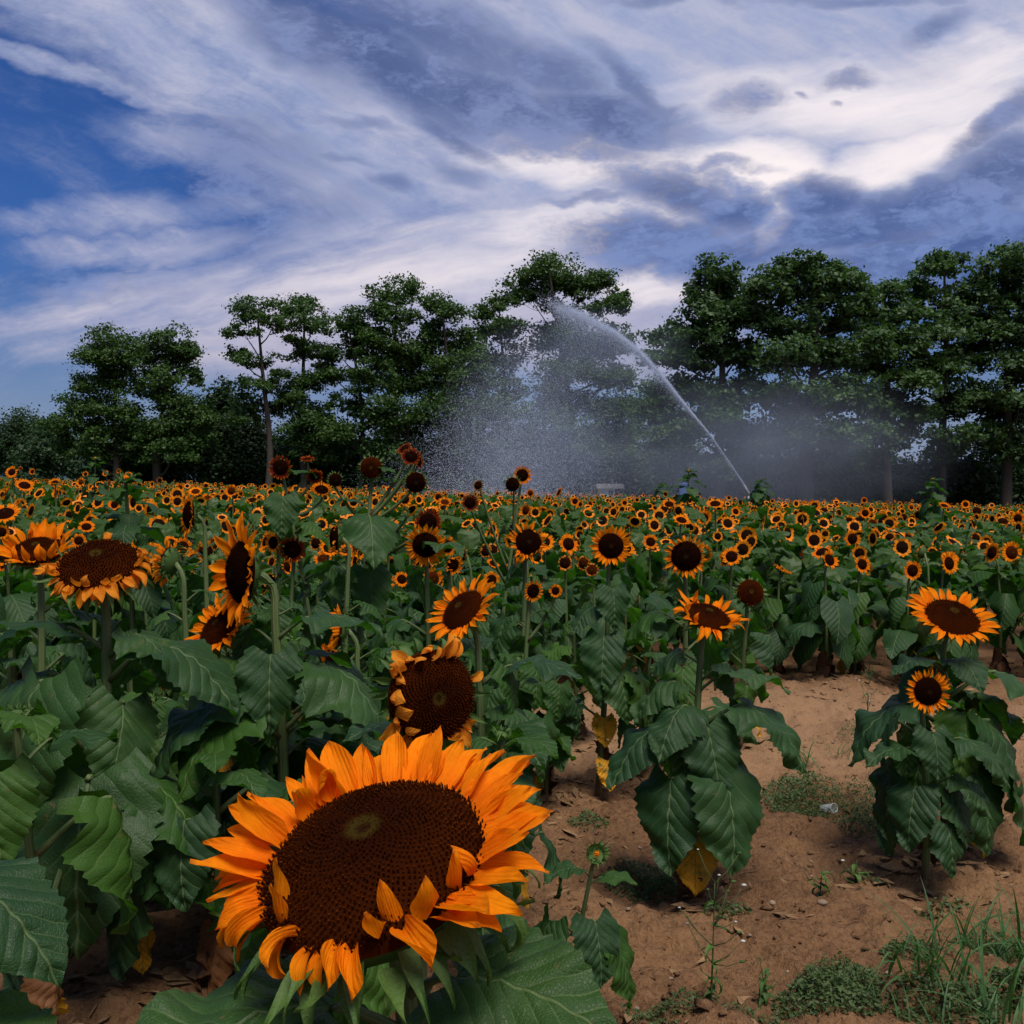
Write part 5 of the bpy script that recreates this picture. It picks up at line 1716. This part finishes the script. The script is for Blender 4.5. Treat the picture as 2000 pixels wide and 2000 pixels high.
m.add([(-0.35, -0.04, 1.95), (0.35, -0.04, 1.95), (0.35, 0.74, 1.95), (-0.35, 0.74, 1.95), (0, 0.35, 2.05)], [(0, 1, 4), (1, 2, 4), (2, 3, 4), (3, 0, 4)])
obj('roof', m.mesh('roof', MAT['blue'], False), t_root)
m = MB(); boxm(m, -0.25, 0.25, -0.03, -0.002, 0.1, 1.85); obj('door', m.mesh('door', MAT['blue'], False), t_root)
tag(t_root, 'narrow blue upright cabin half hidden behind the tall unopened plant', 'cabin')

# ------------------------------------------------------------------ sprinkler and its water
DJ = 50.0
nz = P(1462, 962, DJ)
g0 = gz(nz.x, nz.y)
sp = bpy.data.objects.new('sprinkler', None)
COL.objects.link(sp)
sp.location = (nz.x, nz.y, g0)
hz = nz.z - g0
m = MB(); m.tube([(0, 0, 0), (0, 0, hz - 0.1)], [0.05, 0.05], 8); obj('riser', m.mesh('riser', MAT['steel']), sp)
d_ = (P(1420, 897, DJ) - nz).normalized()
m = MB(); m.tube([Vector((0, 0, hz - 0.14)), Vector((0, 0, hz)) - d_ * 0.02, Vector((0, 0, hz)) + d_ * 0.5], [0.06, 0.055, 0.025], 8); obj('nozzle', m.mesh('nozzle', MAT['steel']), sp)
for k in range(3):
    a = k * 2.094 + 0.4
    m = MB(); m.tube([(0, 0, hz * 0.6), (0.6 * math.cos(a), 0.6 * math.sin(a), 0.0)], [0.025, 0.025], 6); obj('leg', m.mesh('leg', MAT['steel']), sp)
tag(sp, 'irrigation gun on a tripod at the foot of the water jet', 'sprinkler')

rs = np.random.RandomState(8)
JET = np.array([(1460, 955), (1421, 897), (1388, 850), (1350, 805), (1300, 742), (1254, 690), (1205, 650), (1150, 622), (1118, 608), (1085, 604)], float)
JT = np.linspace(0, 1, len(JET))


def jet_at(t):
    return np.interp(t, JT, JET[:, 0]), np.interp(t, JT, JET[:, 1])


def droplets(name, px, py, dd, size, label):
    n = len(px)
    D = DJ + dd
    base = np.array([0, 0, EYE])[None, :] + D[:, None] * (np.array(CAM_F)[None, :] + ((px - 1000) / FPX)[:, None] * np.array([1, 0, 0])[None, :] + ((1000 - py) / FPX)[:, None] * np.array(CAM_U)[None, :])
    gg = ground_z(base[:, 0], base[:, 1], False)
    ok = base[:, 2] > gg + 0.6
    base, size = base[ok], size[ok]
    n = len(base)
    tet = np.array([(1, 1, 1), (1, -1, -1), (-1, 1, -1), (-1, -1, 1)], float) * 0.58
    ang = rs.uniform(0, 6.28, n)
    ca, sa = np.cos(ang), np.sin(ang)
    tv = np.stack([tet[None, :, 0] * ca[:, None] - tet[None, :, 1] * sa[:, None], tet[None, :, 0] * sa[:, None] + tet[None, :, 1] * ca[:, None], np.repeat(tet[None, :, 2], n, 0)], -1)
    V = (base[:, None, :] + tv * size[:, None, None]).reshape(-1, 3)
    tri = np.array([(0, 1, 2), (0, 3, 1), (0, 2, 3), (1, 3, 2)])
    Fq = (np.arange(n)[:, None, None] * 4 + tri[None]).reshape(-1, 3)
    o = obj(name, big_mesh(name, V, Fq, MAT['water']))
    tag(o, label, 'water spray', kind='stuff')


def water_material():
    m, t, out = new_mat('water droplets')
    d = t.node('ShaderNodeBsdfDiffuse'); t.put(d.inputs[0], (0.62, 0.69, 0.80))
    tr = t.node('ShaderNodeBsdfTranslucent'); t.put(tr.inputs[0], (0.62, 0.69, 0.80))
    mx = t.node('ShaderNodeMixShader'); mx.inputs[0].default_value = 0.5
    t.l.new(d.outputs[0], mx.inputs[1]); t.l.new(tr.outputs[0], mx.inputs[2]); t.l.new(mx.outputs[0], out.inputs[0])
    return m


MAT['water'] = water_material()
# the jet itself: a tight thread that frays
N = 75000
t_ = rs.beta(1.25, 1.15, N)
jx, jy = jet_at(t_)
w = (0.7 + 42.0 * np.clip(t_ - 0.2, 0, 1) ** 1.2) * rs.uniform(0.3, 1.35, N)
off = rs.normal(size=N) * w
nx, ny = 0.66, -0.75            # roughly across the jet
fall = rs.exponential(1.0, N) * (2 + 46 * np.clip(t_ - 0.3, 0, 1)) * (rs.rand(N) < 0.55)
droplets('water_jet', jx + nx * off * 0.75 + rs.normal(size=N) * w * 0.3, jy - ny * off * 0.6 + fall * 0.9, rs.normal(size=N) * w * 0.025, rs.uniform(0.006, 0.0165, N) * (0.75 + 0.4 * t_), 'white water jet arcing up to the left from the sprinkler')
# drops raining down below and beyond the top of the arc
N = 66000
sx = rs.normal(1045, 100, N)
f_ = rs.beta(2.4, 1.0, N)
top = np.interp(sx, [700, 860, 950, 1050, 1150, 1250, 1330], [900, 790, 650, 608, 625, 690, 780])
sy = top + (985 - top) * f_
sx = sx - 70 * f_ * (1.0) + rs.normal(size=N) * 14
droplets('falling_drops', sx, sy, rs.normal(size=N) * 5 - 2, rs.uniform(0.0055, 0.017, N), 'grainy curtain of falling water drops left of the jet')
# fine mist drifting round the jet: soft bodies of wet air
def mist(c, rad, dens, label, seed):
    import bmesh
    m, t, out = new_mat('water mist')
    oc = t.node('ShaderNodeTexCoord').outputs['Object']
    r = t.vm('LENGTH', oc)
    n = t.noise(t.vm('ADD', oc, (seed, 0, 0)), 1.7, 3, 0.6)
    f = t.m('MULTIPLY', t.ramp(r, 1.0, 0.1), t.ramp(n, 0.25, 0.75))
    v = t.node('ShaderNodeVolumePrincipled')
    t.put(v.inputs['Color'], (0.68, 0.80, 1.0))
    t.put(v.inputs['Density'], t.m('MULTIPLY', f, dens))
    v.inputs['Anisotropy'].default_value = 0.2
    t.l.new(v.outputs[0], out.inputs['Volume'])
    bm = bmesh.new()
    bmesh.ops.create_icosphere(bm, subdivisions=3, radius=1.0)
    me = bpy.data.meshes.new('water_mist')
    bm.to_mesh(me)
    bm.free()
    me.materials.append(m)
    o = obj('water_mist', me, None, Matrix.Translation(c) @ Matrix.Diagonal((*rad, 1)))
    tag(o, label, 'mist', kind='stuff')


mist(P(1450, 890, 53), (12.5, 6.0, 5.6), 0.085, 'fine mist hanging round the foot of the jet', 0.0)
mist(P(1070, 830, 51), (6.5, 5.0, 6.4), 0.11, 'mist inside the curtain of falling drops', 4.0)
mist(P(1190, 690, 50), (4.8, 2.5, 2.8), 0.17, 'thin veil of mist under the top of the arc', 8.0)

# ------------------------------------------------------------------ soil clods, pebbles and litter
rs = np.random.RandomState(21)


def scatter(n, xr, yr):
    x = rs.uniform(*xr, n)
    y = yr[0] + (yr[1] - yr[0]) * rs.rand(n) ** 1.4
    return x, y


def lumps(name, x, y, s, mat, kind, label, flat=0.65, sink=0.25):
    n = len(x)
    octv = np.array([(1, 0, 0), (0, 1, 0), (-1, 0, 0), (0, -1, 0), (0, 0, 1), (0, 0, -1), (.62, .62, .5), (-.62, .62, .45), (-.62, -.62, .5), (.62, -.62, .45)], float)
    tri = np.array([(4, 0, 6), (4, 6, 1), (4, 1, 7), (4, 7, 2), (4, 2, 8), (4, 8, 3), (4, 3, 9), (4, 9, 0), (0, 5, 1), (1, 5, 2), (2, 5, 3), (3, 5, 0), (0, 1, 6), (1, 2, 7), (2, 3, 8), (3, 0, 9)])
    v = octv[None] * rs.uniform(0.65, 1.25, (n, 10, 1))
    v = v * np.stack([rs.uniform(0.7, 1.4, n), rs.uniform(0.7, 1.2, n), rs.uniform(0.6, 1.0, n) * flat], -1)[:, None, :]
    a = rs.uniform(0, 6.28, n)
    ca, sa = np.cos(a)[:, None], np.sin(a)[:, None]
    v = np.stack([v[..., 0] * ca - v[..., 1] * sa, v[..., 0] * sa + v[..., 1] * ca, v[..., 2]], -1) * s[:, None, None]
    z = ground_z(x, y) + s * flat * sink
    V = (v + np.stack([x, y, z], -1)[:, None, :]).reshape(-1, 3)
    Fq = (np.arange(n)[:, None, None] * 10 + tri[None]).reshape(-1, 3)
    o = obj(name, big_mesh(name, V, Fq, MAT[mat], smooth=True))
    tag(o, label, 'soil' if mat == 'soil' else 'pebbles', kind=kind)


x, y = scatter(10000, (-2.0, 4.4), (1.8, 9.5))
lumps('soil_clods', x, y, 0.003 + 0.014 * rs.rand(len(x)) ** 3.0 + 0.022 * rs.rand(len(x)) ** 14, 'soil', 'stuff', 'crumbly brown clods strewn over the bare soil', 0.6, 0.0)
x, y = scatter(260, (-1.6, 3.6), (2.2, 8.5))
lumps('pebbles', x, y, 0.004 + 0.009 * rs.rand(len(x)) ** 2, 'pebble', 'stuff', 'small pale pebbles strewn over the bare soil', 0.75, 0.4)


def on_ground(px, py):
    """Point of the ground in the direction (px, py)."""
    D = 1.5 * FPX / (py - HORIZON)
    for _ in range(12):
        p = P(px, py, D)
        g = gz(p.x, p.y)
        D *= (EYE - g) / max(1e-3, EYE - p.z)
    p = P(px, py, D)
    return Vector((p.x, p.y, float(ground_z(np.array([p.x]), np.array([p.y]))[0]))), D


def stone_mesh(seed):
    r2 = random.Random(seed)
    import bmesh
    bm = bmesh.new()
    bmesh.ops.create_icosphere(bm, subdivisions=2, radius=1.0)
    for v in bm.verts:
        k = 1 + 0.28 * float(fbm(np.array([v.co.x * 1.4 + seed]), np.array([v.co.y * 1.4 + v.co.z]), 2)[0])
        v.co = Vector((v.co.x * 1.2, v.co.y * 0.9, v.co.z * 0.6)) * k
    me = bpy.data.meshes.new('stone')
    bm.to_mesh(me)
    bm.free()
    me.materials.append(MAT['pebble'])
    me.polygons.foreach_set('use_smooth', [True] * len(me.polygons))
    return me


ST = [stone_mesh(i) for i in range(4)]
for i, (px, py, w, lab) in enumerate([
        (1605, 1790, 18, 'largest pale flat stone on the bare soil right of the yellow leaf'), (1508, 1780, 14, 'pale stone beside the tip of the hanging dark leaf'), (1461, 1788, 12, 'pale stone right under the big dark leaves'),
        (1395, 1667, 9, 'white pebble by the stem of the ragged upturned sunflower'), (1532, 1672, 8, 'white pebble right of the big dark leaves'), (1168, 1866, 13, 'pale stone near the serrated leaf of the nearest flower'),
        (1227, 1790, 10, 'small stone left of the hanging yellow leaf'), (1624, 1645, 8, 'whitish pebble below the crumpled cup'), (1642, 1644, 7, 'whitish pebble just right of its twin below the cup'),
        (1735, 1932, 11, 'rounded stone between the weeds and the grass tuft'), (1795, 1955, 11, 'rounded stone at the foot of the grass tuft'), (1310, 1908, 9, 'small stone left of the seedy weed')]):
    p, D = on_ground(px, py)
    s = w * D / FPX * 0.5
    o = obj('stone', ST[i % 4], None, Matrix.Translation(p + Vector((0, 0, s * 0.25))) @ Matrix.Rotation(i * 1.7, 4, 'Z') @ Matrix.Scale(s, 4))
    tag(o, lab, 'stone', 'pale stones on the soil')

# dry straw and leaf crumbs round the stems
VV, FF = [], []
cnt = 0
r3 = np.random.RandomState(5)
for p in PLANTS:
    if p['D'] > 10.5:
        continue
    for k in range(26 if p['D'] < 6 else 12):
        bx, by = p['b'].x + r3.normal() * 0.11, p['b'].y + r3.normal() * 0.11
        bz = float(ground_z(np.array([bx]), np.array([by]))[0]) + 0.006
        a = r3.uniform(0, 6.28)
        L = r3.uniform(0.02, 0.07)
        d1 = np.array([math.cos(a), math.sin(a), r3.uniform(-0.1, 0.3)]) * L
        d2 = np.array([-math.sin(a), math.cos(a), r3.uniform(-0.4, 0.4)]) * L * r3.uniform(0.1, 0.45)
        q = np.array([bx, by, bz])
        VV.append(np.stack([q - d1, q + d2, q + d1, q - d2 + np.array([0, 0, 0.006])]))
        FF.append(np.arange(4) + cnt)
        cnt += 4
for k in range(1500):
    bx, by = r3.uniform(-0.6, 3.4), 2.2 + 6.0 * r3.rand() ** 1.3
    bz = float(ground_z(np.array([bx]), np.array([by]))[0]) + 0.004
    a = r3.uniform(0, 6.28)
    L = 0.006 + 0.05 * r3.rand() ** 3
    d1 = np.array([math.cos(a), math.sin(a), r3.uniform(-0.1, 0.2)]) * L
    d2 = np.array([-math.sin(a), math.cos(a), r3.uniform(-0.4, 0.4)]) * L * r3.uniform(0.08, 0.4)
    q = np.array([bx, by, bz])
    VV.append(np.stack([q - d1, q + d2, q + d1, q - d2 + np.array([0, 0, 0.004])]))
    FF.append(np.arange(4) + cnt)
    cnt += 4
o = obj('leaf_litter', big_mesh('leaf_litter', np.concatenate(VV), np.array(FF), MAT['litter']))
tag(o, 'dry brown leaf litter round the sunflower stems', 'leaf litter', kind='stuff')

# ------------------------------------------------------------------ weeds and grass
def blade_mesh(L, w, a0, a1, twist, seed):
    V, Fc, UV = [], [], []
    n = 9
    y = z = 0.0
    for j in range(n):
        t = j / (n - 1)
        a = a0 + (a1 - a0) * t ** 1.3
        ww = w * (1 - t ** 2.2) * (0.5 + 0.5 * min(1, t * 5)) + 0.0004
        tw = twist * t
        for s in (-1, 0, 1):
            V.append((s * ww * math.cos(tw), y + (0.0 if s else -0.15 * ww) * math.sin(a), z + s * ww * math.sin(tw) - (0 if s else 0.3 * ww)))
            UV.append((s * 0.1, t))
        y += L / (n - 1) * math.cos(a)
        z += L / (n - 1) * math.sin(a)
    for j in range(n - 1):
        for i in range(2):
            k = j * 3 + i
            Fc.append((k, k + 1, k + 4, k + 3))
    return make_mesh('blade', V, Fc, MAT['grass'], UV)


BL = [blade_mesh(1.0, 0.013, R(a0), R(a1), tw, i) for i, (a0, a1, tw) in enumerate([(80, 45, 0.4), (65, -10, -0.5), (58, -35, 0.6), (50, -60, -0.4), (70, 15, 0.8), (40, -25, 0.2), (60, -20, -0.9)])]


def tuft(px, py, n, L, label, seed, spread=0.03):
    rng = random.Random(seed)
    p, D = on_ground(px, py)
    root = bpy.data.objects.new('grass_tuft', None)
    COL.objects.link(root)
    root.location = p
    for k in range(n):
        l = L * rng.uniform(0.5, 1.1)
        M = Matrix.Translation((rng.gauss(0, spread), rng.gauss(0, spread), -0.005)) @ Matrix.Rotation(rng.uniform(0, 6.28), 4, 'Z') @ Matrix.Diagonal((l * rng.uniform(0.8, 1.4), l, l, 1))
        obj('blade', rng.choice(BL), root, M)
    tag(root, label, 'grass', 'grass tufts on the soil')


tuft(1818, 1935, 44, 0.34, 'large bright grass tuft with arching blades at the lower right', 1, 0.05)
tuft(1940, 1990, 36, 0.34, 'dense grass tuft in the lower right corner', 2, 0.06)
tuft(1735, 1985, 14, 0.16, 'small thin grass tuft left of the corner tuft', 3, 0.03)
tuft(1583, 1500, 18, 0.27, 'grass tuft between the two big sunflower plants', 4, 0.03)
tuft(1700, 1335, 14, 0.20, 'grass clump on the pale trodden strip', 5, 0.02)
tuft(1890, 1880, 16, 0.26, 'sparse grass blades behind the large tuft', 6, 0.05)
tuft(1985, 1900, 30, 0.32, 'arching grass tuft cut off by the right edge', 7, 0.05)
tuft(1870, 1998, 30, 0.22, 'short grass tuft between the large tuft and the corner tuft', 8, 0.06)
tuft(1640, 1470, 12, 0.2, 'thin grass blades behind the weeds and the cup', 9, 0.03)

# low weeds: one green ground cover that nobody could count
VV, FF = [], []
cnt = 0
r4 = np.random.RandomState(9)


def weed_clump(px, py, rx, ry, n, hgt, lf):
    global cnt
    p, D = on_ground(px, py)
    ax, ay = rx * D / FPX, ry * D / FPX * D / 1.5 * 0.55
    for _ in range(n):
        rad, an = r4.rand() ** 0.6, r4.uniform(0, 6.28)
        x, y = p.x + ax * rad * math.cos(an), p.y + ay * rad * math.sin(an)
        z = float(ground_z(np.array([x]), np.array([y]))[0]) + hgt * r4.rand() ** 0.8 * (1.15 - rad)
        l = lf * r4.uniform(0.5, 1.4)
        nr = r4.normal(size=3) * 0.6 + np.array([0, -0.1, 0.9]); nr /= np.linalg.norm(nr)
        tv = np.cross(nr, r4.normal(size=3)); tv /= np.linalg.norm(tv)
        bv = np.cross(nr, tv)
        q = np.array([x, y, z + 0.004])
        VV.append(np.stack([q - tv * l * 0.5, q + bv * l * 0.27 + nr * l * 0.08, q + tv * l * 0.5, q - bv * l * 0.27 + nr * l * 0.08]))
        FF.append(np.arange(4) + cnt)
        cnt += 4


for a in [(1640, 1935, 85, 60, 1500, 0.10, 0.014), (1950, 1860, 110, 45, 1300, 0.07, 0.015), (1560, 1570, 70, 45, 900, 0.08, 0.013), (1680, 1600, 70, 50, 900, 0.09, 0.012), (1280, 1735, 70, 35, 700, 0.05, 0.014),
          (1300, 1985, 90, 30, 500, 0.04, 0.012), (1840, 1775, 60, 14, 120, 0.03, 0.02), (1480, 1990, 120, 20, 250, 0.03, 0.012), (1560, 1540, 60, 30, 300, 0.07, 0.015), (1990, 1950, 60, 50, 500, 0.06, 0.02), (1700, 1730, 30, 8, 24, 0.04, 0.028),
          (1680, 1445, 40, 30, 500, 0.16, 0.012), (1760, 1560, 60, 40, 400, 0.08, 0.012), (1620, 1965, 110, 60, 1500, 0.09, 0.016), (1850, 1970, 120, 60, 1300, 0.06, 0.016), (1560, 1580, 60, 40, 900, 0.09, 0.014), (1690, 1620, 50, 40, 700, 0.08, 0.014), (1780, 1880, 60, 40, 500, 0.05, 0.015), (1260, 1725, 80, 45, 900, 0.06, 0.015), (1560, 1560, 80, 60, 1200, 0.11, 0.016), (1700, 1590, 70, 60, 1000, 0.11, 0.014), (1150, 1620, 40, 30, 300, 0.04, 0.016), (1420, 1800, 50, 20, 150, 0.03, 0.016)]:
    weed_clump(*a)
o = obj('ground_weeds', big_mesh('ground_weeds', np.concatenate(VV), np.array(FF), MAT['weed']))
tag(o, 'low creeping green weeds in patches on the soil', 'weeds', kind='stuff')

MAT['fluff'] = plain('white seed fluff', (0.42, 0.40, 0.36), 0.9, 0.1, 0.1, 40)


def seedy_weed(px, py, H, label, seed, heads):
    rng = random.Random(seed)
    p, D = on_ground(px, py)
    root = bpy.data.objects.new('weed', None)
    COL.objects.link(root)
    root.location = p
    m = MB()
    main = spline([Vector((0, 0, -0.01)), Vector((0.005, 0, H * 0.4)), Vector((0.012, 0.01, H))], 8)
    m.tube(main, [0.0035 - 0.0003 * i for i in range(8)], 5)
    obj('stem', m.mesh('stem', MAT['weed']), root)
    for k in range(heads):
        a = main[3 + k % 5]
        e = a + Vector((rng.uniform(-0.09, 0.09), rng.uniform(-0.06, 0.06), rng.uniform(0.03, 0.12)))
        m = MB()
        m.tube([a, a.lerp(e, 0.5) + Vector((0, 0, -0.01)), e], [0.0016, 0.0013, 0.001], 4)
        obj('branch', m.mesh('branch', MAT['weed']), root)
        o = obj('seed_head', ST[k % 4], root, Matrix.Translation(e) @ Matrix.Scale(rng.choice((0.003, 0.004, 0.0065)), 4))
        o.material_slots[0].link = 'OBJECT'
        o.material_slots[0].material = MAT['fluff'] if k % 2 == 0 else MAT['bract']
    for k in range(14):
        a = main[1 + k % 6]
        M = Matrix.Translation(a) @ Matrix.Rotation(rng.uniform(0, 6.28), 4, 'Z') @ Matrix.Rotation(rng.uniform(-0.3, 0.3), 4, 'X') @ Matrix.Scale(rng.uniform(0.03, 0.07), 4)
        o = obj('leaf', BRACTS[k % 5], root, M)
    tag(root, label, 'weed', 'tall weeds on the soil')


seedy_weed(1388, 1985, 0.34, 'upright weed with white fluffy seed heads below the yellow leaf', 1, 14)
seedy_weed(1490, 1955, 0.10, 'tiny seedling weed right of the fluffy one', 2, 2)
seedy_weed(1668, 1735, 0.09, 'low seedling on bare soil between the two big plants', 3, 1)
seedy_weed(1600, 1765, 0.10, 'seedling behind the largest pale stone', 4, 2)
seedy_weed(1692, 1440, 0.30, 'feathery pale weed left of the right-hand plants', 5, 10)

# ------------------------------------------------------------------ crumpled plastic cup lying in the weeds
def cup():
    p, D = on_ground(1617, 1592)
    root = bpy.data.objects.new('plastic_cup', None)
    COL.objects.link(root)
    root.location = p + Vector((0, 0, 0.022))
    root.scale = (0.8, 0.8, 0.8)
    root.rotation_euler = (R(75), R(10), R(35))
    mt, t, out = new_mat('clear plastic')
    b = principled(t, (0.82, 0.84, 0.85), 0.25, 0.5)
    tr = t.node('ShaderNodeBsdfTransparent')
    mx = t.node('ShaderNodeMixShader'); mx.inputs[0].default_value = 0.3
    t.l.new(tr.outputs[0], mx.inputs[1]); t.l.new(b.outputs[0], mx.inputs[2]); t.l.new(mx.outputs[0], out.inputs[0])
    V, Fc = [], []
    n = 28
    for j in range(9):
        h = j / 8
        for k in range(n):
            a = 2 * math.pi * k / n
            r = (0.022 + 0.009 * h) * (1 + 0.05 * math.sin(3 * a + 5 * h) + 0.04 * math.sin(7 * a - 9 * h))
            V.append((r * math.cos(a), r * math.sin(a) * 0.85, 0.085 * (h - 0.5)))
    for j in range(8):
        for k in range(n):
            k2 = (k + 1) % n
            Fc.append((j * n + k, j * n + k2, (j + 1) * n + k2, (j + 1) * n + k))
    Fc.append(tuple(range(n - 1, -1, -1)))
    obj('body', make_mesh('body', V, Fc, mt), root)
    m = MB()
    ring = [Vector((0.0317 * math.cos(2 * math.pi * k / 20), 0.0317 * 0.85 * math.sin(2 * math.pi * k / 20), 0.0435)) for k in range(21)]
    m.tube(ring, 0.0018, 6, cap=False)
    obj('rim', m.mesh('rim', mt), root)
    tag(root, 'crumpled clear plastic cup lying in weeds between the two big plants', 'cup')


cup()
